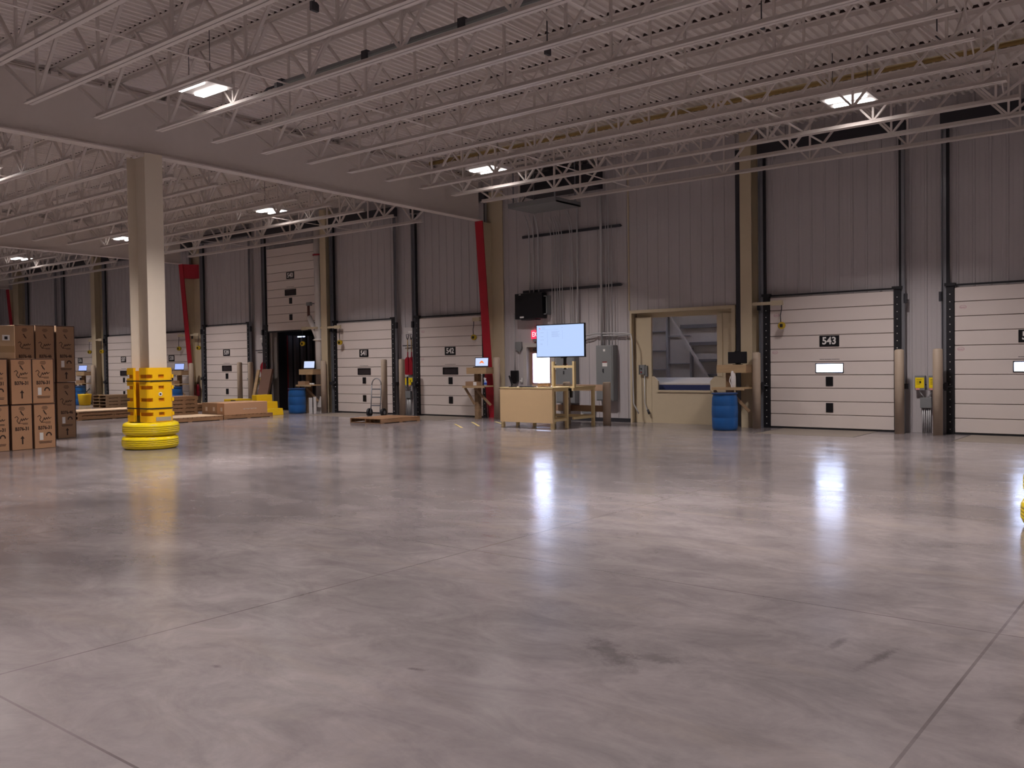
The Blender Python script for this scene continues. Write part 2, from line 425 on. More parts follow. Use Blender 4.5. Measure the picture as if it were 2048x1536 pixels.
# ------------------------------------------------------------------ roof joists
def make_joist(L, y, name, label):
    """open web steel joist, L long, bottom chord shorter than the top one"""
    t = thing(name, label, 'roof joist')
    e = 1.66; a, b = e, L - e
    zl, zh = 0.0, 1.2
    g = G()
    for s in (-1, 1):
        g.box(0.02, L - 0.02, s * 0.008 if s > 0 else -0.07, 0.07 if s > 0 else -0.008, zh - 0.012, zh)
        g.box(0.02, L - 0.02, 0.008 if s > 0 else -0.018, 0.018 if s > 0 else -0.008, zh - 0.07, zh - 0.012)
    g.out('top_chord', PAINT, t)
    G().box(0.1, L - 0.1, -0.062, -0.052, zh, zh + 0.052).out('flute_gap_shade', FLUTESHADE, t)  # dark strip painting the shade in the deck flutes above the chord
    g = G()
    for s in (-1, 1):
        g.box(a, b, 0.01 if s > 0 else -0.075, 0.075 if s > 0 else -0.01, zl, zl + 0.012)
        g.box(a, b, 0.01 if s > 0 else -0.022, 0.022 if s > 0 else -0.01, zl + 0.012, zl + 0.075)
    g.out('bottom_chord', PAINT, t)
    G().box(0.0, 0.14, -0.06, 0.06, zh - 0.13, zh - 0.07).out('seat', PAINT, t)
    G().box(L - 0.14, L, -0.06, 0.06, zh - 0.13, zh - 0.07).out('seat', PAINT, t)
    N = 7; a1, b1 = a + 0.35, b - 0.35; st = (b1 - a1) / (N - 1)
    dg = None
    nodes = [a1 + i * st for i in range(N)]
    def member(p, q, w, nm):
        return G().bar(p, q, w, 0.035).out(nm, PAINT, t)
    member((0.3, 0, zh - 0.04), (nodes[0], 0, zl + 0.04), 0.06, 'diagonal_brace')
    member((L - 0.3, 0, zh - 0.04), (nodes[-1], 0, zl + 0.04), 0.06, 'diagonal_brace')
    for i, x in enumerate(nodes):
        member((x, 0, zl + 0.05), (x, 0, zh - 0.05), 0.04, 'vertical_brace')
        if i < N - 1:
            m_ = x + st / 2
            for s in (-1, 1):
                nx = x if s < 0 else x + st
                member((nx, 0, zl + 0.04), (m_, 0, zh - 0.04), 0.05, 'diagonal_brace')
    return t
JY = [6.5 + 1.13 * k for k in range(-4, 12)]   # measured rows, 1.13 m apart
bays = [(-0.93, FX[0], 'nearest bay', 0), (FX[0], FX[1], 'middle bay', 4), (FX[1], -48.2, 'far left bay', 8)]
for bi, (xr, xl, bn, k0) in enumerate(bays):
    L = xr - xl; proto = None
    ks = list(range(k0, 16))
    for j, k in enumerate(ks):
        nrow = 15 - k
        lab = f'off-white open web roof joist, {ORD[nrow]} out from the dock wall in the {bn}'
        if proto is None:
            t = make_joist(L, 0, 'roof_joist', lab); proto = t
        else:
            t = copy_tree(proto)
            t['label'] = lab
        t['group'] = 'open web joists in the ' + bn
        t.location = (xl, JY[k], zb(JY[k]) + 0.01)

# bridging angles tying the joists together
def bridging(x, low, y0, y1, label):
    z = (lambda y: zb(y) + 0.10) if low else (lambda y: zt(y) - 0.16)
    g = G(); ys_ = [y0, 9.35, y1] if y0 < 9.35 else [y0, y1]
    for a, b in zip(ys_, ys_[1:]): g.bar((x, a, z(a)), (x, b, z(b)), 0.045, 0.012)
    tag(g.out('bridging_angle', PAINT), label, 'brace', 'bridging angles across the joists')
for i, x in enumerate((-6.2, -11.35)):
    bridging(x, True, 1.0, 19.4, 'thin low bridging angle crossing the near joists, ' + ('right one' if i == 0 else 'left one'))
for i, x in enumerate((-4.2, -8.8, -13.8)):
    bridging(x, False, 1.0, 19.4, 'thin high bridging angle under the near roof deck, ' + ['right', 'middle', 'left'][i] + ' one')
for i, x in enumerate((-21.5, -27.0)):
    bridging(x, True, 7.0, 19.4, 'thin low bridging angle crossing the middle bay joists, ' + ['right', 'left'][i] + ' one')
    bridging(x - 1.2, False, 7.0, 19.4, 'thin high bridging angle in the middle bay, ' + ['right', 'left'][i] + ' one')

# cross bracing rods at the end bays of the joists
for i, (xa, y) in enumerate(((-14.75, 11.02), (-14.75, 13.28), (-14.75, 15.54), (-14.75, 17.8), (-2.85, 13.28), (-2.85, 15.54), (-10.8, 12.15), (-10.8, 15.54))):
    g = G().cyl((xa, y + 0.03, zb(y) + 0.12), (xa, y + 1.10, zt(y) - 0.12), 0.012, 6)
    o = g.out('cross_brace', PAINT)
    o2 = G().cyl((xa + 0.03, y + 1.10, zb(y) + 0.12), (xa + 0.03, y + 0.03, zt(y) - 0.12), 0.012, 6).out('rod', PAINT, o)
    tag(o, f'crossed bracing rods between near bay joists, set {i + 1 if False else ORD[i]} of eight', 'brace', 'crossed rods between the near joists')

tag(G().cyl((-16.4, 17.24, 6.9), (-1.2, 17.24, 6.9), 0.05, 12).out('gas_pipe', YELP),
    'yellow gas pipe running through the joists parallel to the dock wall', 'pipe')
t = thing('cable_tray', 'dark grey cable rail clamped along one near roof joist', 'cable rail', (0, 9.05, zb(9.05) + 0.22))
G().box(-12.0, -1.5, -0.05, 0.05, 0.0, 0.03).out('rail', mat('cable_rail_steel', rgb(150, 156, 154), 0.5), t)
G().box(-12.0, -1.5, -0.05, -0.04, 0.03, 0.08).out('side_lip', GREYB, t)
for i, x in enumerate((-11.9, -9.9, -8.0, -6.6, -5.2, -3.6)):
    G().box(x, x + 0.12, -0.075, 0.06, -0.05, 0.11).out('clamp', DKGREY, t)
G().tube([(-12.0, 0, 0.05), (-12.25, 0, 0.05), (-12.4, 0, -0.02), (-12.35, 0, -0.12)], 0.02).out('cable_end', DKGREY, t)

# small dark hangers dotted on the joists
for i, (x, y) in enumerate(((-8.2, 11.2), (-5.2, 12.3), (-3.4, 14.6), (-9.6, 7.8), (-6.0, 9.9))):
    tag(G().box(x, x + 0.05, y, y + 0.12, zb(y) + 0.5, zb(y) + 0.62).cyl((x + 0.02, y + 0.06, zb(y) + 0.62), (x + 0.02, y + 0.06, zt(y)), 0.01, 6).out('pipe_hanger', DKGREY),
        f'small dark hanger below the near roof deck, {ORD[i]} of five', 'hanger', 'dark hangers under the near roof deck')

# ------------------------------------------------------------------ lights
def high_bay(label, x, y, group=None):
    t = thing('high_bay_light', label, 'ceiling light', (x, y, 6.06), group=group)
    G().box(-0.40, 0.40, -0.36, 0.36, 0.06, 0.12).out('housing', WHITEP, t)
    for s in (-1, 1):
        G().box(-0.33, 0.33, s * 0.20 - 0.085, s * 0.20 + 0.085, 0.03, 0.058).out('lens', LAMP, t)
    g = G()
    for xx in (-0.3, 0.3): g.cyl((xx, 0, 0.12), (xx, 0, zt(y) - 6.06), 0.006, 6)
    g.out('hanger_cable', DKGREY, t)
    la = bpy.data.lights.new('lamp_beam', 'AREA'); la.shape = 'RECTANGLE'; la.size = 0.66; la.size_y = 0.36
    la.energy = LAMP_W * (0.85 if y < 3 else 1.4 if y < 12 else 1.0); la.color = (1.0, 0.915, 0.89); la.spread = math.radians(LAMP_SPREAD)
    lo = bpy.data.objects.new('lamp_beam', la); COL.objects.link(lo); lo.parent = t; lo.location = (0, 0, 0.025)
    return t
LAMP_W, LAMP_SPREAD = 192.0, 118.0
inframe = {(-12.95, 8.25): 'lit high bay light nearest the cream column top, biggest in view', (-5.12, 16.05): 'lit high bay light above dock door 543',
           (-13.45, 16.1): 'lit high bay light above the electrical panels', (-21.65, 16.05): 'lit high bay light above dock door 541, right of the cream column',
           (-29.9, 16.05): 'lit high bay light half hidden by left edge of the cream column', (-38.2, 16.05): 'lit high bay light at far left above the cartons'}
for (x, y), lb in inframe.items(): high_bay(lb, x, y)
for x, y in [(-46.0, 16.05), (3.0, 16.05)] + [(x, 8.25) for x in (-37.6, -29.7, -21.7, -4.7, 3.2)] + \
        [(x, 1.0) for x in (-28.6, -20.6, -12.7, -4.7, 3.2)] + [(x, -6.2) for x in (-12.7, -4.7, 3.2)]:
    high_bay('lit high bay light hanging outside the pictured part of the hall', x, y, 'high bay lights outside the picture')

DN = {544: 'door 544 cut off by the right picture edge', 543: 'door 543 right of the trash chute', 542: 'door 542 beside the red column', 541: 'door 541 behind the hand truck',
      540: 'the open doorway', 539: 'door 539 behind the long cartons', 538: 'door 538 just right of the cream column', 537: 'door 537 just left of the cream column', 536: 'door 536 right of the tall cartons', 535: 'door 535 hidden behind the cartons'}
# ------------------------------------------------------------------ dock doors
def dock_door(no, num, x0, x1, dz=0.0, lit=False, bottom=None, top_z=3.03, frame_z=3.06):
    """sectional dock door; all coordinates from its left bottom corner"""
    w = x1 - x0; cx = w / 2
    t = thing(f'door_{no}', 'white sectional dock ' + DN.get(num, 'door'), 'dock door', (x0, 20.06, dz), kind='structure')
    zp = (bottom - dz) if bottom is not None else 0.03
    h = 3.0; sh = h / 10
    wz = zp + 1.26
    # sections, with a real hole where the window sits
    g = G()
    for i in range(10):
        a, b = zp + i * sh + 0.008, zp + (i + 1) * sh - 0.008
        if i == 4:
            g.box(0, cx - 0.3, 0, 0.05, a, b); g.box(cx + 0.3, w, 0, 0.05, a, b)
            g.box(cx - 0.3, cx + 0.3, 0, 0.05, a, zp + 1.265); g.box(cx - 0.3, cx + 0.3, 0, 0.05, zp + 1.445, b)
        else: g.box(0, w, 0, 0.05, a, b)
    g.out('door_panel', DOORM, t, bevel=0.006)
    g = G().box(0, cx - 0.3, 0.02, 0.045, zp, zp + h).box(cx + 0.3, w, 0.02, 0.045, zp, zp + h)
    g.box(cx - 0.3, cx + 0.3, 0.02, 0.045, zp, zp + 1.26).box(cx - 0.3, cx + 0.3, 0.02, 0.045, zp + 1.45, zp + h)
    g.out('section_joint', mat('joint_grey', rgb(140, 126, 120), 0.6), t)  # joints a darker grey than the door sections
    fr = G()
    fr.box(cx - 0.315, cx + 0.315, -0.012, 0.03, zp + 1.445, zp + 1.465).box(cx - 0.315, cx + 0.315, -0.012, 0.03, zp + 1.245, zp + 1.265)
    fr.box(cx - 0.315, cx - 0.295, -0.012, 0.03, zp + 1.265, zp + 1.445).box(cx + 0.295, cx + 0.315, -0.012, 0.03, zp + 1.265, zp + 1.445)
    wf = fr.out('window_frame', BLACKP, t)
    G().box(cx - 0.295, cx + 0.295, 0.012, 0.018, zp + 1.265, zp + 1.445).out('window_pane', GLASS if lit else SMOKE, wf)
    for z in (0.95, 0.36):
        gv = G().box(cx - 0.08, cx + 0.08, -0.012, 0.004, zp + z, zp + z + 0.21)
        for q in (-0.07, 0.07):
            for zz in (0.02, 0.19): gv.cyl((cx + q, -0.012, zp + z + zz), (cx + q, -0.018, zp + z + zz), 0.006, 6)
        gv.out('lift_handle', BLACKP, t)
    pl = G().box(cx - 0.22, cx + 0.22, -0.008, 0.001, zp + 1.835, zp + 2.085).out('number_plate', BLACKP, t)
    text(str(num), 0.225, WHITE, pl, (cx, -0.009, zp + 1.96), 'door_number', 0.95, bold=0.006)
    g = G(); x = cx - 0.22; random.seed(num)
    while x < cx + 0.2:
        q = random.uniform(0.008, 0.03); g.box(x, x + q, -0.002, 0.001, zp + 1.545, zp + 1.557); x += q + 0.007
    g.out('warning_line', INKD, t)
    if num in (543, 544, 542):
        g = G()
        for (ax, az) in ((0.12, 2.58), (0.08, 1.72)):
            for q in range(16):
                an = 2 * PI * q / 16
                g.box(ax + .06 * math.cos(an) + 0.03, ax + .06 * math.cos(an) + 0.042, -0.002, 0.001, zp + az + .035 * math.sin(an), zp + az + .035 * math.sin(an) + 0.01)
            g.box(ax - 0.01, ax + 0.07, -0.002, 0.001, zp + az - 0.006, zp + az + 0.004)
        g.out('sticker', mat('faded_pink_print', rgb(190, 130, 150), 0.6), t)
    # rails and tracks
    for s in (-1, 1):
        a, b = (-0.155, -0.01) if s < 0 else (w + 0.01, w + 0.155)
        g = G().box(a, b, -0.03, 0.06, 0.0, frame_z)
        z = 0.1
        while z < frame_z - 0.05:
            g.cyl(((a + b) / 2, -0.03, z), ((a + b) / 2, -0.036, z), 0.011, 6); z += 0.155
        rl = g.out('side_rail', BLACK, t)
        g = G(); z = 0.1
        while z < frame_z - 0.05:
            g.cyl(((a + b) / 2, -0.036, z), ((a + b) / 2, -0.042, z), 0.011, 6); z += 0.155
        g.out('rivets', WHITE, rl)['kind'] = 'stuff'
        G().box(a - 0.03, b + 0.03, -0.06, 0.06, frame_z, frame_z + 0.06).out('rail_cap', BLACK, t)
        ta, tb = (a - 0.085, a - 0.005) if s < 0 else (b + 0.005, b + 0.085)
        G().box(ta, tb, 0.0, 0.012, 0, 6.3).box(ta if s < 0 else tb - 0.012, ta + 0.012 if s < 0 else tb, -0.08, 0.0, 0, 6.3).out('lift_track', GALV, t)
        da, db = (a - 0.02, a + 0.05) if s < 0 else (b - 0.05, b + 0.02)
        G().box(da, db, 0.02, 0.06, frame_z + 0.06, 6.3).out('track_seal', BLACK, t)
        lx = a - 0.1 if s < 0 else b + 0.1
        G().box(lx - 0.06, lx + 0.06, -0.09, -0.02, 0.93, 1.04).cyl((lx, -0.06, 0.985), (lx - s * 0.22, -0.06, 0.985), 0.02, 8).box(lx - s * 0.1 - 0.03, lx - s * 0.1 + 0.03, -0.10, -0.03, 0.90, 1.07).out('latch', DKGREY, t)
        G().box(lx - 0.03, lx + 0.03, -0.08, 0.0, 2.75, 2.95).out('roller_bracket', DKGREY, t)
    G().box(0, w, -0.01, 0.05, 0.0 if bottom is None else zp - 0.05, 0.028 if bottom is None else zp - 0.002).out('bottom_seal', BLACK, t)
    G().box(-0.25, w + 0.25, -0.1, 0.08, 6.34, 6.62).out('shaft_hood', DKGREY, t)
    G().box(-0.06, w + 0.06, 0.0, 0.06, frame_z - 0.0 if bottom is None else 6.0, (frame_z if bottom is None else 6.0) + 0.035).out('head_seal', BLACK, t)
    return t
doors = [(544, -4.3, -1.55, 0, True), (543, -8.25, -5.5, 0, True), (542, -19.66, -17.08, 0, False), (541, -23.58, -20.9, 0, False),
         (539, -31.42, -28.68, 0.16, False), (538, -35.3, -32.62, 0, False), (537, -39.22, -36.48, 0, False), (536, -43.2, -40.46, 0, False), (535, -47.1, -44.35, 0, False)]
for i, (num, a, b, dz, lit) in enumerate(doors): dock_door(i + 1, num, a, b, dz, lit)
dd = dock_door(10, 540, -27.42, -24.68, 0.0, False, bottom=2.88)
dd['label'] = 'raised white dock door numbered 540 above the open doorway'

for i, (num, a, b, dz, lit) in enumerate(doors[:8] + [(540, -27.42, -24.68, 0, False)]):
    cx = (a + b) / 2
    t = thing('dock_leveler', f'steel leveler plate in the floor before ' + DN[num], 'dock leveler', (cx, 19.2, 0))
    G().box(-1.05, 1.05, -0.86, 0.82, 0.0003, 0.0015).out('deck_plate', LEVM, t)
    g = G()
    for x in (-1.07, 1.05): g.box(x, x + 0.02, -0.86, 0.82, 0.0003, 0.002)
    g.out('edge_seam', BLACK, t)

# ------------------------------------------------------------------ open doorway 540: trailer body outside
t = thing('truck_trailer', 'dark truck trailer interior seen through the open doorway 540', 'trailer', (0, 0, 0))
G().box(-27.5, -24.6, YW + 0.2, 28.0, -0.19, 0.0).out('trailer_floor', LEVM, t)
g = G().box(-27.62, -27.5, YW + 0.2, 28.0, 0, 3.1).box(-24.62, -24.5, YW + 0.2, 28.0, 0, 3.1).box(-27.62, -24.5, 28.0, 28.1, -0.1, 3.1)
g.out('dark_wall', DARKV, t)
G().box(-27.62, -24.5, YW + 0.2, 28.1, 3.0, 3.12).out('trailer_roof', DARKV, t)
g = G()
for k in range(9):
    y = 20.95 + k * 0.32
    g.prism([(-27.5, y), (-27.44, y + 0.05), (-27.44, y + 0.2), (-27.5, y + 0.25)], 'z', 0.02, 2.75)
g.out('side_post', CURT, t)
G().box(-27.43, -27.40, 20.90, 20.93, 0.3, 2.75).out('red_edge', REDD, t)
G().box(-27.3, -26.9, 21.3, 21.34, 2.68, 2.72).out('daylight_gap_glow', DAYGAP, t)  # glowing bar standing in for a daylight gap at the trailer top
tag(G().box(-27.39, -27.12, 20.23, 20.26, 0.0, 2.86).box(-27.13, -27.09, 20.20, 20.26, 0.0, 2.86).out('doorway_post', mat('dim_steel_trim', rgb(120, 112, 108), 0.5)), 'grey steel trim post at left of the open doorway 540', 'trim')

# ------------------------------------------------------------------ bollards
def bollard(label, x, y, h=1.76, r=0.095, group='tall brown sleeved bollards'):
    t = thing('bollard', label, 'bollard', (x, y, 0), group=group)
    G().lathe([(r, 0), (r, h - 0.02), (r - 0.015, h)], n=20).out('sleeve', POSTM, t)
    G().lathe([(r - 0.018, h), (r - 0.05, h + 0.012)], n=20).out('cap', POSTM, t)
for lb, x, y in (('tall brown bollard just right of dock door 543', -5.27, 19.62), ('tall brown bollard just left of dock door 544', -4.52, 19.6),
                 ('tall brown bollard in front of dock door 541 right edge', -20.7, 19.5), ('tall brown bollard under the red shovel by dock door 542', -19.9, 19.5),
                 ('tall brown bollard in front of dock door 539', -28.63, 19.65), ('tall brown bollard between dock doors 539 and 540', -27.95, 19.65)):
    bollard(lb, x, y)

# ------------------------------------------------------------------ workstations on posts
def laptop(label, x, y, z, rz, screen, style):
    t = thing('laptop', label, 'laptop', (x, y, z), rz)
    G().box(-0.19, 0.19, -0.13, 0.13, 0, 0.02).out('base', BLACKP, t, bevel=0.004)
    G().box(-0.16, 0.16, -0.02, 0.10, 0.0205, 0.023).out('keyboard', DKGREY, t)
    s = math.radians(12)
    lid = G().box(-0.2, 0.2, 0, 0.012, 0, 0.27).out('lid', BLACKP, t, (0, 0.125, 0.022), (-s, 0, 0), bevel=0.003)
    if screen:
        G().box(-0.185, 0.185, -0.003, -0.0005, 0.02, 0.25).out('screen', screen, lid)
        if style == 'logo':
            G().prism([(-0.08, 0.09), (-0.02, 0.17), (0.02, 0.17), (0.08, 0.09), (0.03, 0.10), (0, 0.115), (-0.03, 0.10)], 'y', -0.006, -0.0035).out('orange_mark', ORANGE, lid)
        elif style == 'doc':
            g = G()
            for k in range(4): g.box(-0.16, 0.13 - 0.02 * k, -0.005, -0.0035, 0.2 - k * 0.035, 0.204 - k * 0.035)
            g.out('text_line', SCRLINE, lid)
    return t
def monitor(label, x, y, z, rz, w=0.5, h=0.3):
    t = thing('computer_monitor', label, 'monitor', (x, y, z), rz)
    G().box(-w / 2, w / 2, -0.015, 0.02, 0.03, 0.03 + h).out('case', BLACKP, t, bevel=0.006)
    G().box(-w / 2 + 0.015, w / 2 - 0.015, -0.018, -0.0155, 0.045, 0.015 + h).out('screen', mat('off_screen', rgb(14, 14, 22), 0.45), t)
    G().box(-0.09, 0.09, -0.07, 0.09, 0, 0.012).box(-0.02, 0.02, 0.02, 0.05, 0.012, 0.12).out('stand', BLACKP, t)
    G().box(-0.06, 0.06, -0.02, 0.01, 0.03 + h, 0.05 + h).out('camera_bump', BLACKP, t)
    return t
def drum(label, x, y):
    t = thing('plastic_drum', label, 'drum', (x, y, 0), group='blue plastic drums')
    R0 = 0.285
    p = [(R0 - 0.035, 0), (R0 - 0.01, 0.02), (R0, 0.08), (R0 + 0.006, 0.28), (R0, 0.292), (R0 + 0.006, 0.304), (R0 + 0.01, 0.42), (R0 + 0.006, 0.55), (R0, 0.562), (R0 + 0.006, 0.574), (R0 - 0.005, 0.74), (R0 - 0.022, 0.80),
         (R0 - 0.022, 0.815), (R0, 0.822), (R0, 0.848), (R0 - 0.02, 0.852), (R0 - 0.03, 0.81), (R0 - 0.06, 0.05), (0.01, 0.045)]
    G().lathe(p, n=36).out('body', BLUE, t)
    G().lathe([(R0 + 0.001, 0.822), (R0 + 0.008, 0.83), (R0 + 0.008, 0.842), (R0 + 0.001, 0.85)], n=36).out('rim', mat('blue_rim', rgb(20, 60, 115), 0.4), t)
def workstation(tagn, bx, by=19.65):
    """bx = bollard X. Box beam at 1.4 m, shelf at 0.95 m, braces, left lumber post"""
    bollard(f'tall brown bollard holding the wooden work shelf {tagn}', bx, by)
    t = thing('work_shelf', f'wooden work shelf and box beam bolted to posts {tagn}', 'work shelf', (bx, by, 0), group='wooden work shelves on posts')
    # local: bollard at origin
    G().box(-0.80, -0.09, -0.40, -0.36, 1.30, 1.485).box(-0.80, -0.76, -0.36, 0.10, 1.30, 1.485).out('front_beam', LUMB, t)
    G().box(-0.13, -0.09, -0.36, 0.07, 1.30, 1.485).out('side_beam', LUMBY, t)
    G().box(-0.76, -0.13, -0.36, 0.10, 1.45, 1.484).out('beam_top', LUMB, t)
    G().box(-0.66, -0.52, -0.22, -0.08, 0.0, 1.448).out('lumber_post', LUMBY, t)
    G().box(-0.90, -0.10, -0.45, 0.12, 0.925, 0.96).out('shelf_board', LUMB, t)
    G().box(-0.90, -0.10, -0.47, -0.45, 0.90, 0.96).out('shelf_lip', LUMB, t)
    G().bar((-0.50, -0.40, 0.90), (-0.12, -0.14, 0.40), 0.04, 0.07).out('diagonal_brace', LUMBY, t)
    G().bar((-0.86, -0.40, 0.90), (-0.64, -0.24, 0.42), 0.04, 0.07).out('diagonal_brace', LUMBY, t)
    return t
WS = {543: -8.42, 542: -16.21, 540: -23.83, 538: -31.87, 536: -39.79}
for n_, x in WS.items():
    workstation({543: 'left of dock door 543', 542: 'right of dock door 542', 540: 'right of the open doorway 540', 538: 'right of dock door 538', 536: 'right of dock door 536'}[n_], x)
monitor('black monitor switched off on the work shelf beam left of dock door 543', -8.78, 19.42, 1.485, 0.0, 0.46, 0.27)
laptop('laptop with an orange mark on its lit screen beside dock door 542', -16.62, 19.42, 1.485, 0.45, SCREEN, 'logo')
laptop('laptop with a plain bright page on screen by doorway 540', -24.38, 19.42, 1.485, 0.5, SCREEN, 'doc')
laptop('laptop with a blue lit screen beside dock door 538', -32.45, 19.42, 1.485, 0.6, SCREENB, None)
laptop('laptop with a blue lit screen beside dock door 536, by the cartons', -40.45, 19.42, 1.485, 0.6, SCREENB, None)
drum('blue plastic drum standing under the shelf left of dock door 543', -8.86, 18.9)
drum('blue plastic drum standing at the open doorway 540', -24.35, 18.93)
drum('blue plastic drum behind pallets near dock door 538', -31.82, 18.9)
drum('blue plastic drum near dock door 536, right of the cartons', -39.62, 18.9)

# roll of white wrap on the 543 shelf
t = thing('wrap_roll', 'white roll of stretch wrap standing on the shelf over the blue drum', 'wrap roll', (-8.83, 19.30, 0.961))
G().lathe([(0.055, 0), (0.06, 0.01), (0.058, 0.37), (0.05, 0.385)], n=18).out('roll', WHITEP, t)
G().tube([(-0.06, -0.02, 0.26), (-0.075, -0.05, 0.15), (-0.01, -0.075, 0.02), (0.02, -0.07, -0.05)], 0.008).out('loose_strip', WHITE, t)
def carton(label, x, y, z, w, dpt, h, m=CARDB, rz=0, white_end=False, name='small_carton'):
    t = thing(name, label, 'box', (x, y, z), rz)
    G().box(-w / 2, w / 2, -dpt / 2, dpt / 2, 0, h).out('carton_body', m, t, bevel=0.003)
    if white_end: G().box(w / 2 - 0.12, w / 2 + 0.001, -dpt / 2 - 0.002, -dpt / 2 + 0.0, 0.01, h - 0.01).out('white_label', WHITE, t)
    G().box(-w / 2, w / 2, -0.02, 0.02, h, h + 0.001).out('tape', mat('brown_tape', rgb(150, 120, 90), 0.4), t)
    return t
carton('small open carton with a white label on the shelf beside dock door 542', -16.82, 19.33, 0.962, 0.42, 0.22, 0.12, white_end=True)
carton('small carton on the shelf at the open doorway 540', -24.45, 19.30, 0.965, 0.36, 0.2, 0.11, white_end=False)
carton('small brown carton on the work shelf just right of the yellow guard', -32.5, 19.30, 0.965, 0.36, 0.2, 0.12)
carton('small brown carton on the work shelf just right of the tall cartons', -40.3, 19.30, 0.965, 0.4, 0.2, 0.13)
t = thing('spray_bottle', 'white and blue spray bottle on shelf beside the red column', 'bottle', (-16.36, 19.32, 0.965))
G().lathe([(0.04, 0), (0.042, 0.02), (0.042, 0.11), (0.015, 0.16), (0.015, 0.18)], n=16).out('bottle_body', mat('blue_white_bottle', rgb(170, 190, 225), 0.3), t)
G().box(-0.05, 0.02, -0.012, 0.012, 0.18, 0.22).box(-0.04, -0.03, -0.01, 0.01, 0.14, 0.18).out('trigger', WHITE, t)
G().lathe([(0.0425, 0.03), (0.0432, 0.03), (0.0432, 0.09), (0.0425, 0.09)], n=16).out('blue_label', mat('blue_label', rgb(40, 80, 190), 0.4), t)
for i, (x, lb) in enumerate(((-24.10, 'white tape roll on the doorway 540 shelf, left of two'), (-23.98, 'white tape roll on the doorway 540 shelf, right of two'))):
    tag(G().lathe([(0.025, 0), (0.045, 0), (0.045, 0.05), (0.025, 0.05)], n=16, closed=True).out('tape_roll', WHITE, loc=(x, 19.32, 0.961)), lb, 'tape roll', 'tape rolls on shelf')
# white panels leaning by drum at 540
for i, (x, w, h, lb) in enumerate(((-24.74, 0.07, 0.52, 'narrow white foam board at left of the doorway drum'), (-24.0, 0.14, 0.52, 'white foam board standing right of the doorway drum'), (-23.78, 0.10, 0.55, 'middle white foam board under the doorway shelf'), (-23.66, 0.0, 0, ''))):
    if w: tag(G().box(-w / 2, w / 2, -0.02, 0.02, 0, h).out('foam_board', WHITEP, loc=(x - 0.1, 19.3, 0.0)), lb, 'board')
tag(G().prism([(-0.2, 0), (0.2, 0), (0.2, 0.4), (0.0, 0.56), (-0.2, 0.56)], 'y', -0.02, 0.02).out('foam_board', WHITEP, loc=(-24.12, 19.72, 0)), 'wide white foam board with a cut corner under the doorway shelf', 'board')

# ------------------------------------------------------------------ hanging reels
def reel(label, x, y, xa, arm=True, z=2.37):
    t = thing('hanging_reel', label, 'cord reel', (x, y, 0), group='yellow round reels hanging by the doors')
    sgn = 1 if xa > x else -1
    if arm:
        G().box(min(0, xa - x), max(0, xa - x), -0.03, 0.03, 2.86, 2.93).box(-0.03 if sgn > 0 else -0.25, 0.25 if sgn > 0 else 0.03, -0.035, 0.035, 2.84, 2.95).out('arm', TAN, t)
    G().tube([(0, 0, 2.88), (0.0, 0, 2.75), (-0.03, 0, 2.6), (-0.02, 0, z + 0.08)], 0.011).out('cord', DKGREY, t)
    G().cyl((0.02, -0.04, z), (-0.02, 0.04, z), 0.082, 20).out('disc', mat('olive_yellow_plastic', rgb(180, 150, 24), 0.45), t)
    G().box(-0.03, 0.045, -0.062, -0.052, z - 0.035, z + 0.035).out('hub', BLACKP, t)
reel('yellow disc reel hanging from a long arm before dock door 543', -7.9, 19.88, -8.6)
reel('yellow disc reel hanging at upper right of dock door 542', -17.25, 19.88, -16.9)
reel('yellow disc reel hanging at upper left of dock door 541', -23.22, 19.88, -24.2)
reel('yellow disc reel hanging before the open doorway 540', -24.98, 19.72, -24.2)
reel('yellow disc reel hanging at upper right of dock door 538', -33.08, 19.88, -32.5)
reel('yellow disc reel hanging at left of dock door 539', -31.68, 19.88, -32.2)
reel('yellow disc reel hanging at upper right of dock door 536', -40.54, 19.88, -40.1)
reel('yellow disc reel at left of dock door 537', -39.25, 19.8, -39.9)

